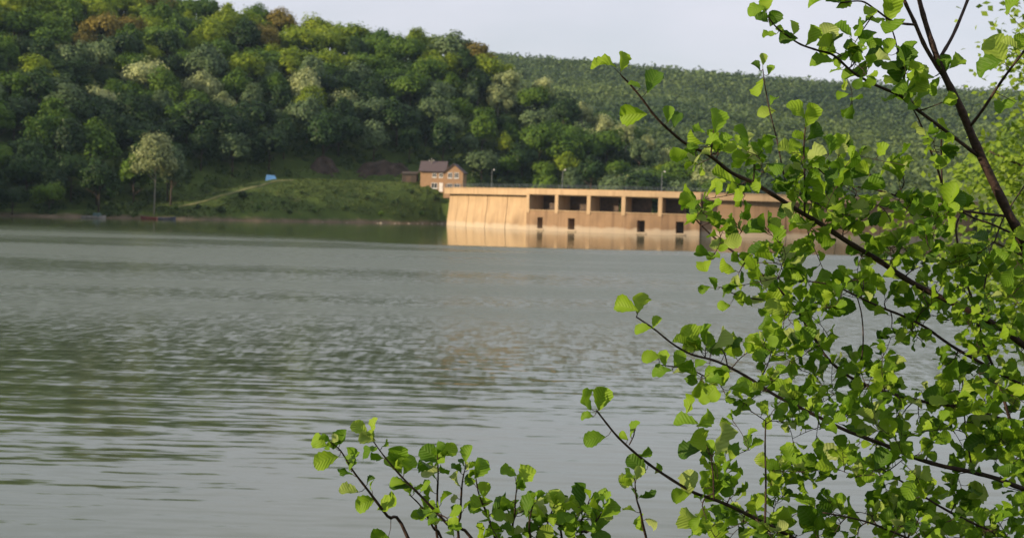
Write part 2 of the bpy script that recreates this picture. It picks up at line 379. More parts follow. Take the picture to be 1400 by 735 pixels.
def ground_mat():
    m, nt, N, K = newmat('hill_ground')
    tc = N('ShaderNodeTexCoord'); o = N('ShaderNodeOutputMaterial')
    n = N('ShaderNodeTexNoise'); n.inputs['Scale'].default_value = 0.25; n.inputs['Detail'].default_value = 8; n.inputs['Roughness'].default_value = 0.65
    K(tc.outputs['Object'], n.inputs['Vector'])
    g = N('ShaderNodeValToRGB'); ramp(g, [(0.3, (0.045, 0.065, 0.018)), (0.55, (0.070, 0.105, 0.022)), (0.75, (0.13, 0.135, 0.045))]); K(n.outputs['Fac'], g.inputs[0])
    e = N('ShaderNodeValToRGB'); ramp(e, [(0.3, (0.085, 0.062, 0.040)), (0.7, (0.20, 0.155, 0.105))]); K(n.outputs['Fac'], e.inputs[0])
    sp = N('ShaderNodeSeparateXYZ'); K(tc.outputs['Object'], sp.inputs[0])
    ad = N('ShaderNodeMath'); ad.operation = 'MULTIPLY_ADD'; ad.inputs[1].default_value = -2.2; K(n.outputs['Fac'], ad.inputs[0]); K(sp.outputs['Z'], ad.inputs[2])
    mr = N('ShaderNodeMapRange'); mr.inputs['From Min'].default_value = -0.9; mr.inputs['From Max'].default_value = 0.0; K(ad.outputs[0], mr.inputs['Value'])
    mx = N('ShaderNodeMix'); mx.data_type = 'RGBA'; K(mr.outputs[0], mx.inputs[0]); K(e.outputs[0], mx.inputs[6]); K(g.outputs[0], mx.inputs[7])
    b = N('ShaderNodeBsdfPrincipled'); b.inputs['Roughness'].default_value = 0.95; b.inputs['Specular IOR Level'].default_value = 0.1
    bp = N('ShaderNodeBump'); bp.inputs['Strength'].default_value = 0.6; bp.inputs['Distance'].default_value = 0.4
    K(n.outputs['Fac'], bp.inputs['Height']); K(bp.outputs[0], b.inputs['Normal'])
    K(mx.outputs[2], b.inputs['Base Color']); K(b.outputs[0], o.inputs[0]); return m
M['ground'] = ground_mat()
tag(link('ground', mesh_np('ground', V, F, True), M['ground']), kind='structure')
# bank the camera stands on
def bank_z(x, y):
    s = y - 0.12 * abs(x) * (1 if x > 0 else -0.3)
    z = 4.4 if s < 1.5 else 4.4 - (s - 1.5) * 0.62
    return max(z + 0.12 * hills(x, y, 0.9), -1.5)
xs = np.linspace(-40, 40, 81); ys = np.linspace(-20, 12, 65)
V = [(x, y, bank_z(x, y)) for x in xs for y in ys]; n2 = len(ys)
F = [(i * n2 + j, (i + 1) * n2 + j, (i + 1) * n2 + j + 1, i * n2 + j + 1) for i in range(len(xs) - 1) for j in range(n2 - 1)]
tag(link('near_bank', mesh_np('near_bank', V, F, True), M['ground']), kind='structure')
# far hill
FAR = [(-12, 120), (-1.2, 124), (2.7, 118), (6.5, 113), (9.7, 108), (11.8, 104), (16.7, 99), (22, 96), (35, 80)]
def far_z(th, r):
    rz = interp(th, FAR); x = r * math.sin(R(th)); y = r * math.cos(R(th))
    t = (r - 520) / (1250 - 520)
    if t < 0: z = 2
    elif t < 1: z = 2 + (rz - 2) * (0.75 * t + 0.25 * t * t)
    else: z = rz - (r - 1250) * 0.05
    return z + (15 * hills(x, y, 0.0055) + 8 * hills(x, y, 0.014) + 3 * hills(x, y, 0.04)) * math.sin(math.pi * max(0, min(t, 1)))
tt = np.arange(-12, 35.1, 0.5); rr_ = np.linspace(480, 1400, 70)
V = [(r * math.sin(R(t)), r * math.cos(R(t)), far_z(t, r)) for t in tt for r in rr_]; n3 = len(rr_)
F = [(i * n3 + j, i * n3 + j + 1, (i + 1) * n3 + j + 1, (i + 1) * n3 + j) for i in range(len(tt) - 1) for j in range(n3 - 1)]
M['forest_floor'] = noisy('forest_floor', [(0.3, (0.022, 0.046, 0.020)), (0.7, (0.055, 0.090, 0.030))], 0.2, 0.95, 0.5)
tag(link('far_hill', mesh_np('far_hill', V, F, True), M['forest_floor']), kind='structure')

# ------------------------------------------------------------------ dam (arch of radius 68 m)
DC = Vector((50, 401, 0)); RAD = 68.0
def arc(a, r, z): return Vector((DC.x + r * math.sin(R(a)), DC.y - r * math.cos(R(a)), z))
CREST = 9.3
dam_base = arc(0, 64, -4)
dam = thing('dam', dam_base, 'long curved tan concrete dam with open gate bays across the lake', 'dam')
def arc_block(mb, a0, a1, rin0, rout0, rin1, rout1, z0, z1, step=2.0):
    """curved block; radii at the bottom (0) and top (1)"""
    n = max(1, int(math.ceil((a1 - a0) / step)))
    for i in range(n):
        p, q = a0 + (a1 - a0) * i / n, a0 + (a1 - a0) * (i + 1) / n
        pts = [arc(p, rout0, z0), arc(q, rout0, z0), arc(q, rin0, z0), arc(p, rin0, z0), arc(p, rout1, z1), arc(q, rout1, z1), arc(q, rin1, z1), arc(p, rin1, z1)]
        b = len(mb.v); mb.v += [tuple(v - dam_base) for v in pts]
        fs = [(3, 2, 1, 0), (4, 5, 6, 7), (0, 1, 5, 4), (2, 3, 7, 6)]
        if i == 0: fs.append((3, 0, 4, 7))
        if i == n - 1: fs.append((1, 2, 6, 5))
        mb.f += [tuple(b + k for k in f) for f in fs]
def dpart(name, mb, mat, parent=None): return link(name, mb.mesh(name), M[mat], parent or dam)
PA = [-42.6 + 6.84 * i for i in range(6)]           # the six piers
joints_l = [-86, -73, -66, -57.5, -50.5, PA[0]]
gapd = 0.10
def wall_run(js, mat='concrete'):
    for p, q in zip(js[:-1], js[1:]):
        mb = MB()
        # battered upstream face in four lifts
        zs = [-4, 1.5, 4, 6, 7.9]; ro = [67.6, 67.25, 66.95, 66.75, 66.7]
        for k in range(4):
            arc_block(mb, p + gapd, q - gapd, 62.5, ro[k], 62.5, ro[k + 1], zs[k], zs[k + 1])
        dpart('wall_block', mb, mat)
wall_run(joints_l); wall_run([PA[5] + 0.5, 8, 18, 28, 38, 48, 58, 68, 78, 86], 'concrete_brown')
core = MB(); arc_block(core, -86, PA[0], 61.8, 66.4, 61.8, 66.4, -4, 7.8); arc_block(core, PA[5], 86, 61.8, 66.4, 61.8, 66.4, -4, 7.8); dpart('wall_core', core, 'concrete_brown')
mb = MB(); arc_block(mb, -88.5, 88.5, 61.2, 68.1, 61.2, 68.1, 7.905, CREST); deck = dpart('deck', mb, 'concrete')
mb = MB(); arc_block(mb, -88.5, 88.5, 67.75, 68.25, 67.75, 68.25, CREST, CREST + 0.18); dpart('kerb', mb, 'concrete', deck)
mb = MB(); arc_block(mb, PA[0] - 0.4, PA[5] + 0.4, 68.11, 69.3, 68.11, 69.3, 8.15, CREST - 0.003); dpart('bay_beam', mb, 'concrete')
for i, a in enumerate(PA):
    mb = MB(); w = 0.36
    arc_block(mb, a - w, a + w, 61.3, 69.2, 61.3, 69.2, 4.0, 7.9)
    arc_block(mb, a - w, a + w, 68.12, 69.2, 68.12, 69.2, 7.9, 8.147)
    dpart('pier', mb, 'concrete')
    mb = MB(); arc_block(mb, a - w + 0.002, a + w - 0.002, 66.2, 69.04, 66.2, 69.04, -4, 3.997); dpart('wall_rib', mb, 'concrete_brown')
SL = [(-39.6, 1.55), (-32.5, 1.75), None, (-18.7, 1.75), (-11.6, 1.75)]
for i in range(5):
    a0, a1 = PA[i] + 0.36, PA[i + 1] - 0.36
    mb = MB()
    def seg(p, q, z0, z1): arc_block(mb, p, q, 66.2, 69.0 , 66.2, 69.0, z0, z1, 1.2)
    if SL[i]:
        c, w = SL[i]; h = R(1) * 69; b0, b1 = c - w / 2 / h, c + w / 2 / h
        seg(a0, b0, -4, 4.5); seg(b1, a1, -4, 4.5); seg(b0, b1, -4, 0.45); seg(b0, b1, 3.0, 4.5)
    else: seg(a0, a1, -4, 4.5)
    lw = dpart('sill_wall', mb, 'concrete_brown')
    if SL[i]:
        mb = MB(); arc_block(mb, b0 - 0.3, b1 + 0.3, 65.9, 66.19, 65.9, 66.19, 0, 3.3); dpart('sluice_gate', mb, 'steel_dark', lw)
        mb = MB(); arc_block(mb, b0 - 0.25, b1 + 0.25, 69.003, 69.2, 69.003, 69.2, 0.15, 0.44); dpart('sluice_ledge', mb, 'concrete', lw)
    mb = MB(); arc_block(mb, a0, a1, 68.75, 69.2, 68.75, 69.2, 4.503, 4.68, 1.2); dpart('sill', mb, 'concrete', lw)
    # dark gate panel put in for the bay's shade, part width on right-hand bays
    e = a1 if i < 2 else a0 + (a1 - a0) * 0.66
    mb = MB(); arc_block(mb, a0, e, 64.0, 64.25, 64.0, 64.25, 4.2, 7.9, 1.2)
    for k in range(3): arc_block(mb, a0 + 0.1, e - 0.1, 64.26, 64.42, 64.26, 64.42, 4.9 + k, 5.1 + k, 1.2)
    dpart('dark_gate_panel', mb, 'steel_dark')
# railing along the crest
mb = MB()
for z in (CREST + 0.5, CREST + 0.78, CREST + 1.06):
    pts = [arc(a, 67.9, z) - dam_base for a in np.arange(-88, 88.1, 2)]
    mb.tube(pts, 0.035, 5)
dpart('railing', mb, 'rail')
pm = MB(); pm.tube([(0, 0, 0), (0, 0, 0.9)], 0.045, 6); pme = pm.mesh('railing_post')
for a in np.arange(-88, 88.1, 2.0):
    link('railing_post', pme, M['rail'], dam, arc(a, 67.9, CREST + 0.18) - dam_base)

# lamp posts on the crest
lampl = ['lamp post nearest the brick house on the dam crest', 'lamp post on the dam crest above the first two gate bays', 'lamp post on the dam crest above the right-hand gate bays']
def lamp_at(px, label):
    best = min(np.arange(-84, 84, 0.2), key=lambda a: abs(pix(arc(a, 62.0, CREST))[0] - px) + (100 if abs(a) > 80 else 0))
    b = arc(best, 62.0, CREST)
    t = thing('lamp_post', b, label, 'lamp post', 'lamp posts on the dam crest')
    m_ = MB(); m_.lathe([(0.14, 0), (0.14, 0.25), (0.05, 0.35), (0.045, 4.0), (0.04, 4.3)], n=8); link('pole', m_.mesh('pole', True), M['lamp_grey'], t)
    m_ = MB(); m_.tube([(0, 0, 4.2), (0.1, -0.1, 4.5), (0.45, -0.4, 4.62)], 0.04, 6); link('arm', m_.mesh('arm'), M['lamp_grey'], t)
    m_ = MB(); m_.lathe([(0.05, 0.16), (0.13, 0.08), (0.16, -0.02), (0.14, -0.10), (0.06, -0.15)], (0.55, -0.5, 4.62), 10); link('lamp_head', m_.mesh('lamp_head', True), M['lamp_white'], t)
for px, lb in zip((672, 768, 904), lampl): lamp_at(px, lb)

# ------------------------------------------------------------------ house by the dam
def gz(P):
    th = math.degrees(math.atan2(P[0], P[1])); return terrain_z(th, math.hypot(P[0], P[1]))
HP = at(603, 258, 408); HP.z = gz(HP) + 0.02
house = thing('house', HP, 'two storey orange brick house with dark roof at the end of the dam', 'house', rz=R(-6))
mb = MB(); mb.box(-5.6, 1.2, -0.2, 5.5, -1.5, 4.9); mb.poly([(-5.6, -0.2, 4.9), (-5.6, 5.5, 4.9), (-5.6, 2.65, 7.0)])
mb.poly([(1.2, 5.5, 4.9), (1.2, -0.2, 4.9), (1.2, 2.65, 7.0)])
mb.box(0.9, 6.0, -1.6, 5.2, -1.49, 4.7); mb.poly([(0.9, -1.6, 4.7), (6.0, -1.6, 4.7), (3.45, -1.6, 6.6)]); mb.poly([(6.0, 5.2, 4.7), (0.9, 5.2, 4.7), (3.45, 5.2, 6.6)])
wallh = link('wall', mb.mesh('wall'), M['brick'], house)
def slab(mb, a, b, c, d, t):
    n = (Vector(b) - Vector(a)).cross(Vector(d) - Vector(a)).normalized() * t
    lo = [Vector(p) for p in (a, b, c, d)]; mb.hexa(lo + [p + n for p in lo])
mb = MB()
slab(mb, (-6.0, -0.75, 4.55), (1.3, -0.75, 4.55), (1.3, 2.65, 7.05), (-6.0, 2.65, 7.05), 0.16)
slab(mb, (1.3, 6.05, 4.55), (-6.0, 6.05, 4.55), (-6.0, 2.65, 7.05), (1.3, 2.65, 7.05), 0.16)
roof = link('roof', mb.mesh('roof'), M['roof'], house)
mb = MB()
slab(mb, (0.45, -2.0, 4.40), (0.45 + 3.0, -2.0, 6.66), (3.45, 5.6, 6.66), (0.45, 5.6, 4.40), -0.16)
slab(mb, (6.45, -2.0, 4.40), (3.45, -2.0, 6.66), (3.45, 5.6, 6.66), (6.45, 5.6, 4.40), 0.16)
link('gable_roof', mb.mesh('gable_roof'), M['roof'], house)
house.scale = (1, 1, 1.12)
def window(x, z, w, h, y):
    m_ = MB()
    f = 0.10
    m_.box(x, x + w, y - 0.06, y - 0.003, z, z + f); m_.box(x, x + w, y - 0.06, y - 0.003, z + h - f, z + h)
    m_.box(x, x + f, y - 0.06, y - 0.003, z + f, z + h - f); m_.box(x + w - f, x + w, y - 0.06, y - 0.003, z + f, z + h - f); m_.box(x + w / 2 - f / 2, x + w / 2 + f / 2, y - 0.06, y - 0.003, z + f, z + h - f)
    wi = link('window', m_.mesh('window'), M['white'], house)
    m_ = MB(); m_.box(x + 0.06, x + w - 0.06, y - 0.04, y - 0.002, z + 0.06, z + h - 0.06); link('pane', m_.mesh('pane'), M['glass'], wi)
    m_ = MB(); m_.box(x - 0.1, x + w + 0.1, y - 0.16, y - 0.004, z - 0.12, z - 0.005); link('window_sill', m_.mesh('window_sill'), M['white'], wi)
for x, z, w, h, y in ((-2.4, 3.3, 1.1, 1.0, -0.2), (-0.6, 3.3, 1.1, 1.0, -0.2), (-2.6, 0.7, 1.6, 1.3, -0.2), (2.0, 3.2, 1.15, 1.3, -1.6), (3.7, 3.2, 1.15, 1.3, -1.6), (1.9, 0.6, 1.3, 1.3, -1.6), (3.7, 0.6, 1.5, 1.3, -1.6)):
    window(x, z, w, h, y)
mb = MB(); mb.box(-0.5, 0.5, -0.26, -0.203, -0.05, 2.05); dr = link('door', mb.mesh('door'), M['white'], house)
mb = MB(); mb.box(0.3, 0.4, -0.32, -0.262, 0.95, 1.05); link('handle', mb.mesh('handle'), M['steel_dark'], dr)
SP = at(561, 252, 410); SP.z = gz(SP) - 0.05
shed = thing('shed', SP, 'low dark timber shed left of the brick house', 'shed', rz=R(-6))
mb = MB(); mb.box(-2.3, 1.6, 0, 3, -0.8, 2.3); link('wall', mb.mesh('wall'), M['shed'], shed)
mb = MB(); slab(mb, (-2.6, -0.4, 2.32), (1.9, -0.4, 2.32), (1.9, 3.3, 3.0), (-2.6, 3.3, 3.0), 0.1); link('roof', mb.mesh('roof'), M['shed'], shed)
mb = MB(); mb.box(-1.2, 0.2, -0.05, -0.003, -0.3, 1.8); link('door', mb.mesh('door'), M['steel_dark'], shed)
UP = at(589, 262, 410); UP.z = gz(UP) - 0.1
pole = thing('utility_pole', UP, 'thin pale utility pole in front of the brick house', 'utility pole')
mb = MB(); mb.tube([(0, 0, 0), (0, 0, 6.4)], [0.13, 0.09], 8); link('pole', mb.mesh('pole'), M['pale_bark'], pole)
mb = MB(); mb.box(-0.7, 0.7, -0.06, 0.06, 5.9, 6.02); link('crossarm', mb.mesh('crossarm'), M['pale_bark'], pole)
for x in (-0.6, 0, 0.6):
    mb = MB(); mb.lathe([(0.05, 0), (0.09, 0.08), (0.05, 0.22)], (x, 0, 6.025 if x else 6.401), 8); link('insulator', mb.mesh('insulator'), M['lamp_white'], pole)
# blue tent on the bench
TP = at(371, 238, 398); TP.z = gz(TP) - 0.02
tent = thing('tent', TP, 'small blue tarpaulin tent on the grassy bank below the trees', 'tent', rz=R(15))
mb = MB(); mb.hexa([Vector(p) for p in ((-1.5, -1, 0), (1.5, -1, 0), (1.5, 1, 0), (-1.5, 1, 0), (-1.2, -0.25, 1.6), (0.9, -0.2, 1.45), (0.9, 0.2, 1.45), (-1.2, 0.25, 1.6))]); link('cover', mb.mesh('cover'), M['blue'], tent)
mb = MB(); mb.tube([(-1.25, 0, 1.55), (-1.25, 0, 1.85)], 0.03, 6); mb.tube([(0.95, 0, 1.4), (0.95, 0, 1.7)], 0.03, 6); link('tent_pole', mb.mesh('tent_pole'), M['steel_dark'], tent)

# ------------------------------------------------------------------ boats on the far shore
def shore_point(px, out=1.5):
    th = math.degrees(math.atan((px - 700) / FPX)); r = 300.0
    while terrain_z(th, r) < -0.05 and r < 460: r += 0.25
    r -= out; return Vector((r * math.sin(R(th)), r * math.cos(R(th)), 0))
def boat(px, Lb, mat, rz, label, cover=None, out=1.5):
    p = shore_point(px, out)
    t = thing('rowing_boat', (p.x, p.y, -0.12), label, 'boat', 'boats moored at the far shore', rz)
    n, W = 12, Lb * 0.17
    outer = []; inner = []
    for i in range(n + 1):
        s = i / n; x = (s - 0.5) * Lb
        w = W * (1 - abs(2 * s - 0.85) ** 2.4 * (0.98 if s > 0.425 else 0.45)); w = max(w, 0.03)
        top = 0.62 + 0.35 * max(0, s - 0.5) ** 1.5 * 2
        outer.append([(x, -w, top), (x, -w * 0.85, 0.22), (x, -w * 0.4, 0.0), (x, w * 0.4, 0.0), (x, w * 0.85, 0.22), (x, w, top)])
        wi = max(w - 0.06, 0.01)
        inner.append([(x, wi, top), (x, wi * 0.8, 0.26), (x, wi * 0.35, 0.06), (x, -wi * 0.35, 0.06), (x, -wi * 0.8, 0.26), (x, -wi, top)])
    mb = MB(); rows = [o_ + i_ for o_, i_ in zip(outer, inner)]
    k = 12; b = 0
    for r_ in rows: mb.v += r_
    for i in range(n):
        for j in range(k):
            q = (j + 1) % k; mb.f.append((i * k + j, i * k + q, (i + 1) * k + q, (i + 1) * k + j))
    mb.f.append(tuple(range(k))[::-1]); mb.f.append(tuple(n * k + j for j in range(k)))
    link('hull', mb.mesh('hull'), M[mat], t)
    for s in (-0.22, 0.12):
        mb = MB(); w = W * 0.9; mb.box(s * Lb, s * Lb + 0.25, -w, w, 0.42, 0.47); link('thwart', mb.mesh('thwart'), M['wood'], t)
    if cover:
        mb = MB(); mb.hexa([Vector(q) for q in ((-0.1, -W * 0.8, 0.5), (1.5, -W * 0.8, 0.5), (1.5, W * 0.8, 0.5), (-0.1, W * 0.8, 0.5), (0.1, -W * 0.7, 1.35), (1.3, -W * 0.7, 1.35), (1.3, W * 0.7, 1.35), (0.1, W * 0.7, 1.35))]); link('cover', mb.mesh('cover'), M[cover], t)
    return t
boat(127, 5.6, 'boat_grey', R(-8), 'pale grey boat with a teal cover at the left end of the shore', 'teal')
boat(202, 3.9, 'boat_red', R(172), 'dark red boat moored beside a blue boat under the pale tree')
boat(226, 4.2, 'boat_blue', R(6), 'dull blue boat moored right of the dark red boat', out=2.2)

# stones along the waterline below the grassy bank
sl = []
for i in range(18):
    px = 425 + 180 * (1 - (random.random() ** 1.6))
    sl.append(px)
sl.sort()
ORDS = ['leftmost', 'second', 'third', 'fourth', 'fifth', 'sixth', 'seventh', 'eighth', 'ninth', 'tenth', 'eleventh', 'twelfth', 'thirteenth', 'fourteenth', 'fifteenth', 'sixteenth', 'seventeenth', 'rightmost']
for i, px in enumerate(sl):
    p = shore_point(px, 0.2 + random.random() * 0.8); big = i in (3, 9, 14); s = random.uniform(0.12, 0.34) * (1.8 if big else 1)
    mb = MB(); b = []
    for a in range(3):
        for j in range(7):
            an = j / 7 * 6.283; rr = s * (0.8, 1, 0.55)[a] * random.uniform(0.75, 1.2)
            b.append((rr * math.cos(an) * 1.3, rr * math.sin(an), (-0.5, 0.1, 0.55)[a] * s * random.uniform(0.8, 1.2)))
    mb.v = b + [(0, 0, s * 0.75)]
    for a in range(2):
        for j in range(7):
            q = (j + 1) % 7; mb.f.append((a * 7 + j, a * 7 + q, a * 7 + 7 + q, a * 7 + 7 + j))
    for j in range(7): mb.f.append((14 + j, 14 + (j + 1) % 7, 21))
    mb.f.append(tuple(range(7))[::-1])
    o = link('shore_stone', mb.mesh('shore_stone'), M['stone'], None, (p.x, p.y, max(gz(p), -0.15) + 0.12))
    o.rotation_euler.z = random.random() * 6
    tag(o, f'{"large" if big else "small"} pale stone at the waterline below the grassy bank, {ORDS[i]} of the stones', 'stone', 'stones along the waterline')
# worn pale track climbing the bank
TR = [(236, 284), (262, 279), (300, 268), (330, 260), (356, 253), (380, 247), (398, 247)]
tp = []
for px, py in catmull_px(TR, 6):
    th = math.degrees(math.atan((px - 700) / FPX)); sh = interp(th, TER, 1)
    r = min(np.arange(sh + 0.5, sh + interp(th, TER, 2) + 4, 0.25), key=lambda q: abs(pix((q * math.sin(R(th)), q * math.cos(R(th)), terrain_z(th, q)))[1] - py))
    tp.append(Vector((r * math.sin(R(th)), r * math.cos(R(th)), 0)))
for _ in range(3): tp = [tp[0]] + [(tp[i - 1] + tp[i] * 2 + tp[i + 1]) / 4 for i in range(1, len(tp) - 1)] + [tp[-1]]
mb = MB()
for i, p in enumerate(tp):
    t = (tp[min(i + 1, len(tp) - 1)] - tp[max(i - 1, 0)]).normalized(); nn = Vector((-t.y, t.x, 0))
    for k in (-2, -1, 0, 1, 2):
        q = p + nn * k * (0.20 + 0.12 * mnoise.noise(p * 0.4)); mb.v.append((q.x, q.y, gz(q) + 0.10))
for i in range(len(tp) - 1):
    for k in range(4): mb.f.append((i * 5 + k, i * 5 + k + 1, i * 5 + 6 + k, i * 5 + 5 + k))
tag(link('track', mb.mesh('track', True), M['track']), kind='structure')
TRACK = tp
# rock cut behind the bench
def rockface(px0, px1, y0, y1, label):
    V = []; n, m = 22, 12
    for i in range(n + 1):
        for j in range(m + 1):
            s, u = i / n, j / m
            px = px0 + (px1 - px0) * s
            th = math.degrees(math.atan((px - 700) / FPX)); sh, bo, bw, bz = [interp(th, TER, k) for k in range(1, 5)]
            r = sh + bo + bw + 0.5 + u * 3.6
            h = 7.5 * math.sin(math.pi * (0.08 + 0.84 * s)) ** 0.5 + 1.6 * mnoise.noise(Vector((s * 4, px0, 0)))
            bmp = 1.4 * mnoise.noise(Vector((s * 5, u * 5, px0))) + 0.6 * mnoise.noise(Vector((s * 13, u * 13, px0)))
            V.append((r * math.sin(R(th)), r * math.cos(R(th)) - bmp, bz - 1.0 + h * u + bmp * 0.3))
    for i in range(n + 1):
        th = math.atan((px0 + (px1 - px0) * i / n - 700) / FPX); p = V[i * (m + 1) + m]; V.append((p[0] + 9 * math.sin(th), p[1] + 9, p[2] - 2))
    F = [(i * (m + 1) + j, (i + 1) * (m + 1) + j, (i + 1) * (m + 1) + j + 1, i * (m + 1) + j + 1) for i in range(n) for j in range(m)]
    base = (n + 1) * (m + 1)
    F += [(i * (m + 1) + m, (i + 1) * (m + 1) + m, base + i + 1, base + i) for i in range(n)]
    tag(link('rock_face', mesh_np('rock_face', V, F, False), M['rock']), label, 'rock face')
rockface(418, 462, 0, 0, 'bare brown rock cut behind the grassy bank, left of two')
rockface(484, 560, 0, 0, 'bare brown rock cut just left of the brick house')

# ------------------------------------------------------------------ leaf cards
def cards(C, Nn, S, ratio=1.25):
    """quads centred on C, facing Nn, of size S"""
    n = len(C); Nn = Nn / np.linalg.norm(Nn, axis=1, keepdims=True)
    t = rng.normal(size=(n, 3)); u = np.cross(Nn, t); u /= np.linalg.norm(u, axis=1, keepdims=True) + 1e-9
    w = np.cross(Nn, u); S = S[:, None] * 0.5
    V = np.stack([C - u * S * ratio, C - w * S, C + u * S * ratio, C + w * S * 0.9 + Nn * S * 0.3], 1).reshape(-1, 3)
    F = np.arange(4 * n).reshape(n, 4); return V, F
def crown_np(rx, rz, zc, nclump, per, size, shape='round'):
    Cs, Ns, Ss, As = [], [], [], []
    for k in range(nclump):
        d = rng.normal(size=3); d /= np.linalg.norm(d)
        if d[2] < -0.35: d[2] *= -0.6
        d /= np.linalg.norm(d)
        rad = rng.uniform(0.45, 0.92)
        taper = 1.0
        if shape == 'tall': taper = 1 - 0.45 * max(d[2], 0)
        c = np.array([d[0] * rx * rad * taper, d[1] * rx * rad * taper, zc + d[2] * rz * rad])
        rc = rx * rng.uniform(0.17, 0.50)
        tone = rng.uniform(0, 1)
        q = rng.normal(size=(per, 3)); q /= np.linalg.norm(q, axis=1, keepdims=True)
        q *= (rng.uniform(0.12, 1.0, (per, 1)) ** 0.55) * np.where(rng.uniform(size=(per, 1)) < 0.10, 1.35, 1.0)
        out = q * 0.9 + d * 0.5 + np.array([0, 0, 0.35]) + rng.normal(size=(per, 3)) * 0.35
        Cs.append(c + q * rc * np.array([rng.uniform(0.8, 1.35), rng.uniform(0.8, 1.35), rng.uniform(0.75, 1.25)])); Ns.append(out); Ss.append(size * rng.uniform(0.6, 1.3, per)); As.append(np.clip(tone * 0.6 + rng.uniform(0, 0.4, per), 0, 1))
    V, F = cards(np.concatenate(Cs), np.concatenate(Ns), np.concatenate(Ss))
    return V, F, np.repeat(np.concatenate(As), 4)
PROTO = []; TALL = 8
specs = [(4.6, 4.2, 6.6, 34, 150, 0.55, 'round'), (5.2, 4.4, 6.2, 38, 150, 0.55, 'round'), (4.2, 5.2, 7.4, 34, 150, 0.5, 'tall'), (4.8, 4.8, 7.0, 40, 140, 0.55, 'round'),
         (3.6, 5.0, 7.6, 30, 150, 0.5, 'tall'), (5.4, 4.0, 5.8, 36, 150, 0.55, 'round'), (4.4, 4.6, 7.0, 24, 150, 0.5, 'round'), (3.9, 4.4, 6.6, 22, 150, 0.48, 'tall'), (5.3, 8.0, 13.2, 50, 170, 0.5, 'tall')]
for i, (rx, rz, zc, nc, per, sz, shp) in enumerate(specs):
    V, F, A = crown_np(rx, rz, zc, nc, per, sz, shp)
    cme = mesh_np('crown', V, F, False, A)
    mb = MB(); h = zc + rz * 0.45
    mb.tube([(0, 0, -0.8), (0.05, 0.02, zc * 0.35), (0.15, -0.1, zc * 0.7), (0.1, 0.1, h)], [0.26, 0.2, 0.14, 0.05] if i != TALL else [0.2, 0.17, 0.12, 0.05], 7)
    for k in range(6):
        an = k * 1.05 + i; z0 = zc * ((0.4 + 0.09 * k) if i != TALL else (0.62 + 0.07 * k))
        mb.tube([(0.08, 0, z0), (math.cos(an) * rx * 0.3, math.sin(an) * rx * 0.3, z0 + rz * 0.22), (math.cos(an) * rx * 0.65, math.sin(an) * rx * 0.65, z0 + rz * 0.38)], [0.11, 0.07, 0.03], 5)
    PROTO.append((cme, mb.mesh('trunk', True), rx, zc, zc + rz))
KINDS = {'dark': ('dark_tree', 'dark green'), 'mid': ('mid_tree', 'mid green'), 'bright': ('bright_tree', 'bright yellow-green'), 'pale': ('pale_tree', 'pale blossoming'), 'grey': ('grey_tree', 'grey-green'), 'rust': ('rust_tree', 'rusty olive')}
trees = []     # (x, y, z, scale, kind, proto)
def solve_spot(px, py, hc):
    """range on the slope where a crown whose centre is hc above the ground shows at py"""
    th = math.degrees(math.atan((px - 700) / FPX)); best = None
    sh, bo, bw, bz, rr, rz = [interp(th, TER, i) for i in range(1, 7)]
    for r in np.arange(sh + 1.0, rr + 6, 1.0):
        z = terrain_z(th, r); P = (r * math.sin(R(th)), r * math.cos(R(th)), z + hc)
        e = abs(pix(P)[1] - py)
        if best is None or e < best[0]: best = (e, r, z)
    return Vector((best[1] * math.sin(R(th)), best[1] * math.cos(R(th)), best[2]))
HAND = [(135, 48, 54, 'rust', 0), (108, 62, 40, 'rust', 7), (175, 45, 40, 'rust', 6), (80, 78, 40, 'pale', 6), (272, 122, 46, 'pale', 3), (300, 145, 36, 'pale', 7), (218, 195, 58, 'pale', 8), 
        (412, 130, 44, 'pale', 2), (465, 148, 40, 'pale', 6), (415, 165, 52, 'grey', 1), (590, 155, 48, 'grey', 1), (610, 175, 40, 'grey', 3), (690, 104, 28, 'bright', 4), (735, 125, 34, 'pale', 6), (675, 142, 36, 'pale', 6),
        (820, 150, 34, 'pale', 6), (790, 160, 30, 'pale', 7), (850, 180, 30, 'pale', 6), (880, 190, 30, 'pale', 7), (910, 208, 28, 'pale', 6), (760, 140, 40, 'grey', 1),
        (610, 72, 60, 'grey', 2), (645, 80, 44, 'rust', 4), (560, 55, 34, 'bright', 4), (510, 45, 40, 'mid', 0), (470, 30, 52, 'bright', 0), (425, 38, 50, 'bright', 1), (375, 25, 50, 'rust', 2), (330, 40, 66, 'bright', 1), (345, 8, 40, 'mid', 2),
        (215, 60, 60, 'mid', 1), (245, 20, 44, 'mid', 3), (60, 20, 60, 'bright', 1), (20, 45, 60, 'mid', 3), (290, 75, 50, 'mid', 0), (360, 85, 60, 'mid', 1), (495, 95, 62, 'mid', 3), (440, 105, 48, 'mid', 0), (540, 110, 56, 'mid', 1),
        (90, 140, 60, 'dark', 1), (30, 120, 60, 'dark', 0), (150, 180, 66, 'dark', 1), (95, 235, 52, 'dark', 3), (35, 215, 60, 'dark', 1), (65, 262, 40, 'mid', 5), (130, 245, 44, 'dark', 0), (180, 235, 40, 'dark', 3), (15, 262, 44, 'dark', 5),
        (655, 225, 44, 'grey', 5), (690, 228, 36, 'mid', 5), (740, 235, 30, 'mid', 5), (770, 225, 34, 'bright', 7), (800, 205, 40, 'mid', 3), (840, 235, 34, 'mid', 5), (875, 240, 34, 'grey', 5), (710, 215, 40, 'dark', 3), (780, 240, 28, 'mid', 5)]
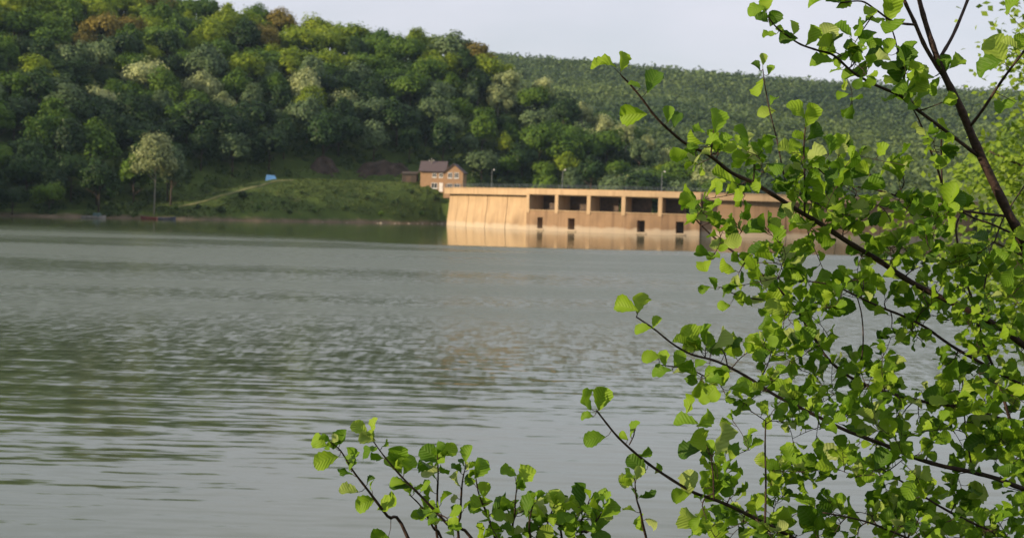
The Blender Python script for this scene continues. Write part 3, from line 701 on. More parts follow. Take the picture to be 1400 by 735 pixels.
for px, py, wpx, kind, pi in HAND:
    rx, zc = PROTO[pi][2], PROTO[pi][3]
    s = wpx * 430 / FPX / (2 * rx) * 1.05
    if pi == TALL: P = shore_point(209, -2.5); P.z = gz(P); s = 0.95
    else: P = solve_spot(px, py, zc * min(s, 0.95)); s *= P.y / 430
    trees.append((P.x, P.y, P.z, s, kind, pi))
def clear_of_house(x, y):
    th = math.degrees(math.atan2(x, y)); r = math.hypot(x, y)
    return not (-4.4 < th < -1.2 and r < 428)
def try_tree(th, r, mind):
    x, y = r * math.sin(R(th)), r * math.cos(R(th))
    for t in trees:
        if (t[0] - x) ** 2 + (t[1] - y) ** 2 < mind ** 2: return
    if not clear_of_house(x, y): return
    z = terrain_z(th, r); px = pix((x, y, z + 6))[0]
    hgt = (r - interp(th, TER, 1)) / 160
    nn = mnoise.noise(Vector((x * 0.03, y * 0.03, 0))) + random.uniform(-0.5, 0.5)
    if hgt > 0.62: kind = random.choices(['bright', 'mid', 'dark', 'rust', 'grey'], [6, 4, 0.8, 0.8, 0.5])[0]  # bright kinds up here stand in for sunlit crowns
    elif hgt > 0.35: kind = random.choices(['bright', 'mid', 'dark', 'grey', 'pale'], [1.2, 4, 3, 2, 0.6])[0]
    else: kind = random.choices(['mid', 'dark', 'grey', 'pale'], [1.8, 6, 1.0, 0.0])[0]  # mostly dark kinds low down, shade put in by leaf colour
    if px > 640 and random.random() < 0.5: kind = random.choice(['grey', 'mid', 'mid', 'bright', 'pale', 'dark'])
    trees.append((x, y, z, random.choice((random.uniform(0.7, 0.95), random.uniform(0.95, 1.25), random.uniform(1.15, 1.45))), kind, random.randrange(8)))
tries = 0
while len(trees) < 292 and tries < 9000:
    tries += 1
    th = random.uniform(-19.6, 8.0)
    sh, bo, bw, bz, rr, rz = [interp(th, TER, i) for i in range(1, 7)]
    r0 = sh + 1.5 if th < -12.5 else sh + bo + bw + (5 if -8.2 < th < -3.8 else 1)
    try_tree(th, random.uniform(r0, rr + 8), 6.6)
# labels: kind, height on the slope, what it stands above, order from the left
def hz(px):
    for lim, s in ((95, 'left of the boats'), (260, 'above the boats'), (410, 'above the blue tent'), (545, 'above the rock cut'), (650, 'above the brick house'), (760, "behind the dam's plain wall")):
        if px < lim: return s
    return 'behind the gate bays'
info = []
for t in trees:
    x, y, z, s, kind, pi = t
    px, py = pix((x, y, z + PROTO[pi][3] * s)); th = math.degrees(math.atan2(x, y)); r = math.hypot(x, y)
    f = (r - interp(th, TER, 1)) / (interp(th, TER, 5) - interp(th, TER, 1))
    row = 'on the skyline' if f > 0.88 else 'high on the slope' if f > 0.6 else 'midway up the slope' if f > 0.3 else 'at the foot of the slope'
    info.append((kind, row, hz(px) if pi != TALL else '', px))
    if pi == TALL: tall_i = len(info) - 1
from collections import defaultdict
grp = defaultdict(list)
for i, k in enumerate(info): grp[k[:3]].append((k[3], i))
ORD = ['first', 'second', 'third', 'fourth', 'fifth', 'sixth', 'seventh', 'eighth', 'ninth', 'tenth', 'eleventh', 'twelfth', 'thirteenth', 'fourteenth']
lab = {}
for key, l in grp.items():
    l.sort(); kd = KINDS[key[0]][1]
    for n, (_, i) in enumerate(l):
        lab[i] = f'{kd} tree {key[1]} {key[2]}' if len(l) == 1 else f'{ORD[min(n, 13)]} from left, {kd} tree {key[1]} {key[2]}'
lab[tall_i] = 'pale blossoming tree with a tall bare trunk on the shore beside the red boat'
for i, (x, y, z, s, kind, pi) in enumerate(trees):
    cme, tme = PROTO[pi][:2]
    rt = thing('broadleaf_tree', (x, y, z), lab[i], 'tree', 'trees on the wooded hillside', random.random() * 6.28)
    rt.scale = (s * random.uniform(0.9, 1.12), s, min(s, 1.08 if pi != TALL else 2) * random.uniform(0.88, 1.12))
    link('trunk', tme, M['pale_bark'] if kind == 'pale' else M['bark'], rt)
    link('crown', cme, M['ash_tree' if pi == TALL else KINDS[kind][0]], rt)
# undergrowth on the wooded slope (uncountable)
def scatter_clumps(pts, rad, per, size, flat=0.7, bs=0.012, bk=1.1, tv=0.45, nq=1.0):
    n = len(pts); pts = np.array(pts); rad = np.array(rad)
    q = rng.normal(size=(n, per, 3)); q /= np.linalg.norm(q, axis=2, keepdims=True)
    nn = q * nq + np.array([0, 0, 0.5]) + rng.normal(size=q.shape) * 0.4
    q = q * rng.uniform(0.4, 1, (n, per, 1)) ** 0.5
    C = pts[:, None, :] + q * rad[:, None, None] * np.array([1, 1, flat])
    S = size * rng.uniform(0.6, 1.3, (n, per)) * (rad / rad.mean())[:, None] ** 0.5
    big = np.array([0.5 + 0.5 * (mnoise.noise(Vector((p[0] * bs, p[1] * bs, 1.0))) + 0.5 * mnoise.noise(Vector((p[0] * bs * 3, p[1] * bs * 3, 5.0)))) for p in pts])[:, None]
    tone = np.clip(bk * (big - 0.5) + 0.3 + rng.uniform(-0.05, tv - 0.05, (n, 1)) + rng.uniform(0, 0.25, (n, per)), 0, 1)
    V, F = cards(C.reshape(-1, 3), nn.reshape(-1, 3), S.reshape(-1)); return V, F, np.repeat(tone.reshape(-1), 4)
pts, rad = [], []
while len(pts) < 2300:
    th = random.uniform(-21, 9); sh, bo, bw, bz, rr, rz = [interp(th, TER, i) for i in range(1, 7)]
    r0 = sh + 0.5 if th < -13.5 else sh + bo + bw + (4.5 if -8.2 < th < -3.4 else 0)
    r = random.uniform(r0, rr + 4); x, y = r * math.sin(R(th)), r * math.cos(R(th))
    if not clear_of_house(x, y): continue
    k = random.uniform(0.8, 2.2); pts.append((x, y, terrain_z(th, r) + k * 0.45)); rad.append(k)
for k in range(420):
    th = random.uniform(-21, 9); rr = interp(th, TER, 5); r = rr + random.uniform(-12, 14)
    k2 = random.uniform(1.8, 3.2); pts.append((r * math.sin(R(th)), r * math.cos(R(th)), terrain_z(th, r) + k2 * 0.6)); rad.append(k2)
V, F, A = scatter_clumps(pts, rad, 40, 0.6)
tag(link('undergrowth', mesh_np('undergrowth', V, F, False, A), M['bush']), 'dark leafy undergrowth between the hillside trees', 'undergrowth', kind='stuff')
# grass and weeds on the open bank
pts, rad = [], []
while len(pts) < 8000:
    th = random.uniform(-13.5, -2.5); sh, bo, bw = [interp(th, TER, i) for i in range(1, 4)]
    r = sh + random.uniform(1.5, bo + bw + 4); x, y = r * math.sin(R(th)), r * math.cos(R(th))
    d = r - sh
    if min((x - p.x) ** 2 + (y - p.y) ** 2 for p in TRACK) < 2.0: continue
    if hills(x, y, 0.1) + random.uniform(-0.35, 0.35) < -0.25: continue
    pts.append((x, y, terrain_z(th, r) + 0.06)); rad.append(random.uniform(0.12, 0.34))
V, F, A = scatter_clumps(pts, rad, 7, 0.28, 0.6)
tag(link('bank_grass', mesh_np('bank_grass', V, F, False, A), M['grass']), 'rough green grass and weeds on the open bank', 'grass', kind='stuff')
# unseen woodland: left bank, put in to shade the hillside, and right bank
pts, rad = [], []
for k in range(900):
    th = random.choice((random.uniform(-120, -20), random.uniform(-60, -20), random.uniform(16.6, 60)))
    sh, bo, bw, bz, rr, rz = [interp(th, TER, i) for i in range(1, 7)]
    r = random.uniform(sh + (4 if th < 0 else 26), rr + 10); x, y = r * math.sin(R(th)), r * math.cos(R(th))
    k2 = random.uniform(3.2, 5); pts.append((x, y, terrain_z(th, r) + k2 * 1.0)); rad.append(k2)
V, F, A = scatter_clumps(pts, rad, 150, 1.3, 1.15)
tag(link('woodland', mesh_np('woodland', V, F, False, A), M['mid_tree']), 'woodland continuing along the banks beyond the frame', 'woodland', kind='stuff')
# forest on the far hill
pts, rad = [], []
while len(pts) < 27000:
    th = random.uniform(-2.6, 19.8); r = math.sqrt(random.uniform(530 ** 2, 1275 ** 2))
    x, y = r * math.sin(R(th)), r * math.cos(R(th)); big = hills(x + 300, y, 0.02)
    if hills(x, y, 0.07) + random.uniform(-0.5, 0.5) < -0.28: continue
    k2 = random.uniform(1.1, 2.3) * random.choice((0.7, 1.0, 1.0, 1.6)) * (1.0 + 0.5 * big)
    pts.append((x, y, far_z(th, r) + k2 * 0.8 + random.uniform(0, 1.2))); rad.append(k2)
V, F, A = scatter_clumps(pts, rad, 14, 1.5, 1.15, 0.0065, 1.8, 0.30, 0.35)
tag(link('far_forest', mesh_np('far_forest', V, F, False, A), M['far_tree']), 'dense green forest covering the far hill behind the dam', 'forest', kind='stuff')
# low shrubs on the grassy bank, one by one
shr = [(330, 268), (352, 284), (386, 276), (410, 262), (428, 288), (455, 262), (470, 284), (500, 270), (520, 292), (540, 276), (560, 262), (575, 290), (592, 272), (300, 288), (268, 282), (240, 284), (395, 296), (548, 298)]
V, F, A = crown_np(1.0, 0.75, 0.55, 12, 60, 0.3); sme = mesh_np('foliage', V, F, False, A)
smb = MB()
for k in range(5): smb.tube([(0, 0, -0.3), (math.cos(k * 1.3) * 0.3, math.sin(k * 1.3) * 0.3, 0.4), (math.cos(k * 1.3) * 0.6, math.sin(k * 1.3) * 0.6, 0.9)], [0.04, 0.03, 0.01], 5)
smm = smb.mesh('stem')
nshr = sorted(shr)
for i, (px, py) in enumerate(nshr):
    th = math.degrees(math.atan((px - 700) / FPX)); sh, bo = interp(th, TER, 1), interp(th, TER, 2)
    best = min(np.arange(sh + 1, sh + bo, 0.5), key=lambda r: abs(pix((r * math.sin(R(th)), r * math.cos(R(th)), terrain_z(th, r) + 0.5))[1] - py))
    s = random.uniform(0.6, 1.2)
    rt = thing('shrub', (best * math.sin(R(th)), best * math.cos(R(th)), terrain_z(th, best)), f'small dark shrub on the grassy bank, {(ORD + ["fifteenth", "sixteenth", "seventeenth", "eighteenth"])[i]} from the left', 'shrub', 'shrubs on the grassy bank', random.random() * 6)
    rt.scale = (s, s, s)
    link('foliage', sme, M['mid_tree' if i % 4 == 0 else 'bush'], rt); link('stem', smm, M['bark'], rt)

# ------------------------------------------------------------------ foreground alder
def leaf_material(name, cols, trans=0.32):
    m, nt, N, K = newmat(name)
    at_ = N('ShaderNodeAttribute'); at_.attribute_name = 'rnd'
    oi = N('ShaderNodeObjectInfo'); ad = N('ShaderNodeMath'); ad.operation = 'ADD'; fr = N('ShaderNodeMath'); fr.operation = 'FRACT'
    K(at_.outputs['Fac'], ad.inputs[0]); K(oi.outputs['Random'], ad.inputs[1]); K(ad.outputs[0], fr.inputs[0])
    cr = N('ShaderNodeValToRGB'); ramp(cr, cols); K(fr.outputs[0], cr.inputs[0])
    uv = N('ShaderNodeUVMap'); uv.uv_map = 'UVMap'; sp = N('ShaderNodeSeparateXYZ'); K(uv.outputs[0], sp.inputs[0])
    # u = 0..1 across with the midrib at 0.5, v = 0..1 along
    au = N('ShaderNodeMath'); au.operation = 'SUBTRACT'; au.inputs[1].default_value = 0.5; K(sp.outputs['X'], au.inputs[0])
    ab = N('ShaderNodeMath'); ab.operation = 'ABSOLUTE'; K(au.outputs[0], ab.inputs[0])
    s1 = N('ShaderNodeMath'); s1.operation = 'MULTIPLY_ADD'; s1.inputs[1].default_value = -0.75; K(ab.outputs[0], s1.inputs[0]); K(sp.outputs['Y'], s1.inputs[2])
    s2 = N('ShaderNodeMath'); s2.operation = 'MULTIPLY'; s2.inputs[1].default_value = 46.0; K(s1.outputs[0], s2.inputs[0])
    s3 = N('ShaderNodeMath'); s3.operation = 'SINE'; K(s2.outputs[0], s3.inputs[0])
    vr = N('ShaderNodeMapRange'); vr.inputs['From Min'].default_value = 0.72; vr.inputs['From Max'].default_value = 1.0; K(s3.outputs[0], vr.inputs['Value'])
    mr = N('ShaderNodeMapRange'); mr.inputs['From Min'].default_value = 0.03; mr.inputs['From Max'].default_value = 0.0; K(ab.outputs[0], mr.inputs['Value'])
    vv = N('ShaderNodeMath'); vv.operation = 'MAXIMUM'; K(vr.outputs[0], vv.inputs[0]); K(mr.outputs[0], vv.inputs[1])
    vk = N('ShaderNodeMath'); vk.operation = 'MULTIPLY'; vk.inputs[1].default_value = 0.15; K(vv.outputs[0], vk.inputs[0])
    mx = N('ShaderNodeMix'); mx.data_type = 'RGBA'; mx.inputs[7].default_value = (0.34, 0.42, 0.12, 1); K(vk.outputs[0], mx.inputs[0]); K(cr.outputs[0], mx.inputs[6])
    b = N('ShaderNodeBsdfPrincipled'); b.inputs['Roughness'].default_value = 0.55; b.inputs['Specular IOR Level'].default_value = 0.28
    bp = N('ShaderNodeBump'); bp.inputs['Strength'].default_value = 0.35; bp.inputs['Distance'].default_value = 0.0015; bp.invert = True
    K(s3.outputs[0], bp.inputs['Height']); K(bp.outputs[0], b.inputs['Normal'])
    t = N('ShaderNodeBsdfTranslucent'); ms = N('ShaderNodeMixShader'); ms.inputs[0].default_value = trans; o = N('ShaderNodeOutputMaterial')
    K(mx.outputs[2], b.inputs['Base Color']); K(mx.outputs[2], t.inputs['Color']); K(b.outputs[0], ms.inputs[1]); K(t.outputs[0], ms.inputs[2]); K(ms.outputs[0], o.inputs[0])
    return m
M['leaf'] = leaf_material('alder_leaf', [(0.0, (0.045, 0.120, 0.006)), (0.2, (0.10, 0.220, 0.008)), (0.5, (0.185, 0.335, 0.014)), (0.85, (0.27, 0.42, 0.022)), (1.0, (0.36, 0.44, 0.14))], 0.46)
OUT = [(0.0, 0.012), (0.09, 0.07), (0.18, 0.145), (0.28, 0.215), (0.38, 0.275), (0.48, 0.325), (0.58, 0.36), (0.68, 0.372), (0.78, 0.35), (0.87, 0.285), (0.945, 0.185), (0.99, 0.06)]
def leaf_np(fold, curl, wob, seed):
    """alder leaf: wedge base, broad blunt tip, toothed margin, folded along the midrib"""
    rs = np.random.default_rng(seed); V = []; UV = []
    wide = rs.uniform(0.88, 1.15)
    for k, (t, w) in enumerate(OUT):
        tooth = 1.07 if k % 2 else 0.93
        w1 = w * wide * tooth * rs.uniform(0.94, 1.06); w2 = w * wide * tooth * rs.uniform(0.94, 1.06)
        zc = curl * (t - 0.35) ** 2 - curl * 0.12
        for x in (-w1, 0, w2):
            zf = fold * abs(x) + wob * math.sin(t * 11 + (3 if x > 0 else 0) + seed) * abs(x) + (0.03 * (k % 2) * (abs(x) > 0))
            V.append((x + 0.05 * math.sin(t * 3 + seed), t + 0.10 * abs(x), zc + zf)); UV.append((0.5 + x / 0.92 * 0.98, t))
    F = [(k * 3 + j, k * 3 + j + 1, k * 3 + 4 + j, k * 3 + 3 + j) for k in range(len(OUT) - 1) for j in range(2)]
    return np.array(V), np.array(F), np.array(UV)
LEAVES = [leaf_np(f, c, w, s) for f, c, w, s in ((0.2, -0.35, 0.15, 1), (0.5, -0.3, 0.2, 2), (0.8, -0.5, 0.12, 3), (0.35, 0.35, 0.25, 4), (0.15, -0.8, 0.25, 5), (1.1, -0.3, 0.15, 6), (0.6, -0.7, 0.3, 7), (0.45, 0.15, 0.35, 8), (0.9, 0.4, 0.2, 9))]
LMESH = []
for V, F, UV in LEAVES:
    LMESH.append(mesh_np('leaf', V, F, True, np.zeros(len(V)), UV))
def catmull(P, n=5):
    P = [Vector(p) for p in P]; out = []
    for i in range(len(P) - 1):
        a, b, c, d = P[max(i - 1, 0)], P[i], P[i + 1], P[min(i + 2, len(P) - 1)]
        for k in range(n):
            t = k / n
            out.append(0.5 * ((2 * b) + (c - a) * t + (2 * a - 5 * b + 4 * c - d) * t * t + (3 * b - a - 3 * c + d) * t ** 3))
    out.append(P[-1]); return out
class Plant:
    def __init__(s, name, base, label, cat):
        s.root = thing(name, base, label, cat); s.base = Vector(base); s.sk = []; s.leaf = []; s.twig = []; s.nsk = None
    def branch(s, name, pp, Y0, Y1, r0, r1, n=5, mat='twig', wob=0.0):
        """pp: pixel polyline from base to tip; radii in px at 4.6 m"""
        m = len(pp); P = [at(px, py, Y0 + (Y1 - Y0) * i / (m - 1)) for i, (px, py) in enumerate(pp)]
        return s.branch3(name, P, r0 * 4.6 / FPX, r1 * 4.6 / FPX, n, mat, wob)
    def branch3(s, name, P, r0, r1, n=5, mat='twig', wob=0.0):
        C = catmull(P, n); k = len(C)
        if wob:
            for i in range(1, k - 1):
                C[i] = C[i] + Vector((random.gauss(0, wob), random.gauss(0, wob), random.gauss(0, wob)))
        rad = [r0 + (r1 - r0) * (i / (k - 1)) for i in range(k)]
        for i in range(2, k - 1, 4): rad[i] *= 1.14           # nodes
        mb = MB(); mb.tube([c - s.base for c in C], rad, 7)
        s.add_sk(C, rad); o = link(name, mb.mesh(name, True), M[mat], s.root); return C
    def add_sk(s, C, rad):
        for c, r in zip(C, rad): s.sk.append((c.x, c.y, c.z, r))
        s.nsk = None
    def near(s, P):
        if s.nsk is None: s.nsk = np.array(s.sk)
        d = ((s.nsk[:, :3] - np.array(P)) ** 2 * np.array([1, 0.7, 1])).sum(1); i = int(d.argmin()); return Vector(s.nsk[i, :3]), s.nsk[i, 3], math.sqrt(d[i])
    def near_px(s, px, py, prefer=None):
        if s.nsk is None: s.nsk = np.array(s.sk)
        v = s.nsk[:, :3] - np.array(CAM); z = v @ np.array(Fv)
        d = (700 + FPX * (v @ np.array(Rv)) / z - px) ** 2 + (367.5 - FPX * (v @ np.array(Uv)) / z - py) ** 2
        if prefer is not None: d = d + ((s.nsk[:, 1] - prefer) * FPX / 4.6) ** 2
        return Vector(s.nsk[int(d.argmin()), :3])
    def twig3(s, P, r0, r1):
        C = catmull(P, 4); k = len(C); rad = [r0 + (r1 - r0) * i / (k - 1) for i in range(k)]
        s.twig.append((C, rad)); s.add_sk(C, rad); return C
    def add_leaf(s, base, d, nrm, size, petiole_from=None):
        """leaf whose blade starts at base and points along d"""
        y = d.normalized(); z = (nrm - y * nrm.dot(y))
        if z.length < 1e-3: z = y.orthogonal()
        z.normalize(); x = y.cross(z)
        s.leaf.append((Vector(base), x, y, z, size))
        if petiole_from is not None: s.twig.append(([petiole_from, (petiole_from + base) * 0.5 + Vector((0, 0, -0.002)), base + y * size * 0.1], [0.0011, 0.0009, 0.0008]))
    def rand_normal(s):
        return Vector((-0.25 + random.gauss(0, 0.9), -0.25 + random.gauss(0, 0.9), 0.55 + random.gauss(0, 0.6)))
    def shoot(s, tip, nleaf, size, spread=1.0):
        """twig to a target point with a fan of leaves at its end"""
        q, rq, dist = s.near(tip); tip = Vector(tip)
        mid = q.lerp(tip, 0.5) + Vector((random.gauss(0, 0.006), random.gauss(0, 0.01), 0.10 * dist * random.uniform(-0.6, 1.0)))
        C = s.twig3([q, mid, tip], min(0.0024, rq * 0.8), 0.0011); s.leaves_on(C, nleaf, size, spread)
    def leaves_on(s, C, nleaf, size, spread=1.0, start=0.25):
        k = len(C)
        for i in range(nleaf):
            f = start + (1 - start) * (i + 0.6 * random.random()) / nleaf; f = min(f, 1.0)
            j = min(int(f * (k - 1)), k - 2); p = C[j].lerp(C[j + 1], f * (k - 1) - j); t = (C[j + 1] - C[j]).normalized()
            an = i * 2.4 + random.random() * 1.2
            side = t.cross(Vector((0, 0, 1)))
            if side.length < 0.1: side = Vector((1, 0, 0))
            side.normalize(); upv = side.cross(t)
            d = (side * math.cos(an) + upv * math.sin(an)) * 0.95 * spread + t * random.uniform(0.15, 0.8) + Vector((0, 0, 0.30))
            d.normalize(); pl = size * random.uniform(0.18, 0.34)
            sz = size * random.uniform(0.62, 1.18)
            s.add_leaf(p + d * pl, d + Vector((0, 0, random.uniform(-0.25, 0.1))), s.rand_normal(), sz, p)
        t = (C[-1] - C[-2]).normalized()
        for q in range(2):
            d = t + Vector((random.gauss(0, 0.45), random.gauss(0, 0.4), random.gauss(0.15, 0.35)))
            s.add_leaf(C[-1] + d.normalized() * size * 0.06, d, s.rand_normal(), size * random.uniform(0.55, 0.9), C[-1])
    def pix_leaf(s, px, py, wpx, ang, Y=None, face=0.6):
        """a leaf seen at a picture position: centre, length in px, direction of the tip (degrees, 90 up)"""
        q = s.near_px(px, py); Y = Y or q.y + random.gauss(0, 0.02)
        Lm = wpx * Y / FPX; c = at(px, py, Y)
        d = Rv * math.cos(R(ang)) + Uv * math.sin(R(ang)) + Fv * random.uniform(-0.35, 0.35); d.normalize()
        nr = -Fv * face + Uv * random.uniform(-0.1, 0.9) - Rv * random.uniform(-0.6, 0.8)
        b = c - d * Lm * 0.5; q = s.near_px(*pix(b), prefer=q.y)
        s.add_leaf(b, d, nr, Lm, q)
    def finish(s, nparts=300):
        order = sorted(s.leaf, key=lambda l: -l[4] * FPX / l[0].y if -20 < pix(l[0])[0] < 1415 and -20 < pix(l[0])[1] < 750 else 0)
        for base, x, y, z, sz in order[:nparts]:
            o = bpy.data.objects.new('leaf', random.choice(LMESH)); COL.objects.link(o); o.parent = s.root
            o.matrix_local = Matrix(((x.x * sz, y.x * sz, z.x * sz, base.x - s.base.x), (x.y * sz, y.y * sz, z.y * sz, base.y - s.base.y), (x.z * sz, y.z * sz, z.z * sz, base.z - s.base.z), (0, 0, 0, 1)))
        rest = order[nparts:]
        if rest:
            Vs, Fs, Us, As = [], [], [], []; off = 0
            for base, x, y, z, sz in rest:
                V, F, UV = random.choice(LEAVES)
                B = np.array([x, y, z]) * sz
                Vs.append(V @ B + np.array(base - s.base)); Fs.append(F + off); Us.append(UV); As.append(np.full(len(V), random.random())); off += len(V)
            o = link('foliage', mesh_np('foliage', np.concatenate(Vs), np.concatenate(Fs), True, np.concatenate(As), np.concatenate(Us)), M['leaf'], s.root); o['kind'] = 'stuff'
        for me in LMESH:
            if len(me.materials) == 0: me.materials.append(M['leaf'])
        mb = MB()
        for C, rad in s.twig: mb.tube([c - s.base for c in C], rad, 5, False)
        if s.twig: o = link('twig', mb.mesh('twig', True), M['twig'], s.root); o['kind'] = 'stuff'

def bank_base(px, Y):
    x = (px - 700) / FPX * Y; return Vector((x, Y, bank_z(x, Y) - 0.05))
ab = bank_base(1549, 4.7)
alder = Plant('alder_tree', ab, 'leafy green alder reaching in from the right over the water', 'tree')
trunk = [ab] + [at(px, py, Y) for px, py, Y in ((1545, 1300, 4.7), (1530, 900, 4.7), (1490, 550, 4.68), (1400, 335, 4.62), (1378, 290, 4.6), (1335, 200, 4.58), (1312, 145, 4.57), (1292, 105, 4.56), (1278, 70, 4.55), (1262, 20, 4.55), (1250, -30, 4.55), (1235, -110, 4.55))]
alder.branch3('trunk', trunk, 0.020, 0.0048)
BR = [  # name, polyline base->tip, Y0, Y1, r0, r1
    [(1290, 104), (1266, 66), (1250, 30), (1236, 0), (1222, -40)], (4.56, 4.5, 4.2, 2.6),
    [(1287, 76), (1304, 46), (1323, 0), (1336, -40)], (4.56, 4.7, 3.4, 2.2),
    [(1327, 172), (1345, 148), (1370, 110), (1400, 70), (1435, 25)], (4.57, 4.4, 3.0, 1.6),
    [(1336, 212), (1310, 192), (1285, 173), (1250, 147), (1232, 132), (1215, 124), (1190, 113), (1165, 98), (1140, 76), (1118, 69), (1095, 61), (1078, 50), (1062, 38), (1049, 22)], (4.58, 4.2, 3.6, 1.0),
    [(1250, 34), (1222, 30), (1198, 14), (1178, 2), (1150, 4)], (4.52, 4.4, 2.4, 1.1),
    [(1232, 132), (1236, 100), (1228, 72), (1222, 48), (1215, 30)], (4.45, 4.4, 1.8, 1.0),
    [(1290, 262), (1283, 235), (1270, 200), (1258, 168), (1249, 150)], (4.8, 4.5, 2.4, 1.2),
    [(1290, 285), (1288, 255), (1287, 200), (1288, 160)], (4.8, 4.7, 2.2, 1.0),
    [(1490, 546), (1400, 472), (1365, 446), (1330, 427), (1290, 408), (1245, 385), (1200, 355), (1160, 331), (1125, 308), (1090, 287), (1055, 265), (1030, 250), (1000, 236), (975, 216), (960, 207), (940, 198), (915, 178), (895, 158), (880, 138), (862, 116), (850, 104)], (4.68, 4.25, 6.5, 1.2),
    [(1100, 292), (1100, 240), (1099, 200), (1102, 168)], (4.42, 4.38, 2.0, 1.0),
    [(1030, 250), (1031, 228), (1028, 212)], (4.4, 4.36, 1.5, 0.9),
    [(972, 213), (974, 190), (978, 168)], (4.3, 4.28, 1.4, 0.9),
    [(1085, 284), (1072, 240), (1062, 190), (1052, 150), (1046, 118), (1043, 95)], (4.42, 4.5, 1.6, 0.8),
    [(1380, 296), (1330, 290), (1290, 284), (1240, 272), (1200, 260), (1165, 254), (1138, 246), (1118, 230)], (4.6, 4.5, 2.6, 1.0),
    [(1520, 704), (1400, 668), (1370, 656), (1330, 645), (1290, 637), (1250, 625), (1215, 610), (1180, 597), (1150, 585), (1120, 570), (1090, 555), (1060, 540), (1030, 520), (1000, 503), (975, 492), (945, 484), (920, 470), (895, 450), (870, 433)], (4.7, 4.15, 5.0, 1.1),
    [(1532, 980), (1300, 850), (1150, 770), (1085, 735), (1040, 712), (1000, 692), (970, 680), (945, 671), (900, 643), (870, 620), (845, 597), (826, 574), (816, 561)], (4.7, 3.9, 4.6, 1.1),
    [(976, 682), (975, 650), (972, 622)], (4.1, 4.08, 1.6, 1.0),
    [(860, 608), (866, 596), (868, 585)], (3.98, 3.98, 1.1, 0.8),
    [(1046, 714), (1047, 660), (1046, 610), (1047, 575)], (4.2, 4.2, 2.0, 1.0),
    [(1505, 610), (1400, 580), (1360, 570), (1320, 557), (1270, 550), (1240, 543), (1200, 532), (1162, 515), (1132, 490), (1112, 460), (1088, 422), (1058, 388), (1035, 370), (1008, 348), (978, 326), (955, 304), (945, 290)], (4.7, 4.5, 4.0, 1.1),
    [(1492, 580), (1390, 522), (1310, 478), (1265, 447), (1235, 432), (1205, 420), (1170, 404), (1140, 390), (1110, 385)], (4.68, 4.6, 3.4, 1.2),
    [(1530, 900), (1440, 760), (1395, 620), (1363, 515), (1345, 470), (1330, 412), (1318, 375), (1307, 315), (1316, 290)], (4.7, 4.8, 4.0, 1.3),
    [(1395, 325), (1360, 308), (1332, 298), (1312, 288)], (4.62, 4.6, 2.2, 1.2),
    [(1360, 330), (1372, 298), (1395, 262), (1420, 225)], (4.6, 4.7, 1.6, 0.9),
    [(1175, 512), (1180, 470), (1178, 430), (1170, 400)], (4.6, 4.6, 1.5, 0.9),
    [(1525, 860), (1400, 790), (1260, 742), (1186, 713), (1125, 700)], (4.7, 4.3, 3.2, 1.1),
    [(1524, 800), (1400, 745), (1300, 700), (1232, 657), (1205, 640)], (4.7, 4.4, 3.2, 1.1),
    [(1088, 422), (1060, 412), (1030, 408), (1005, 402), (985, 392)], (4.6, 4.55, 1.6, 0.8),
    [(1000, 503), (970, 515), (945, 505), (915, 500), (898, 498)], (4.2, 4.15, 1.4, 0.8),
    [(1330, 427), (1345, 395), (1352, 350), (1358, 330)], (4.66, 4.8, 1.8, 1.0),
    [(1330, 645), (1322, 600), (1318, 560), (1316, 520)], (4.7, 4.8, 1.8, 1.0),
]
random.seed(21)
for pl, (y0, y1, r0, r1) in zip(BR[::2], BR[1::2]): alder.branch('branch', pl, y0, y1, r0 * 0.72, r1 * 0.85)
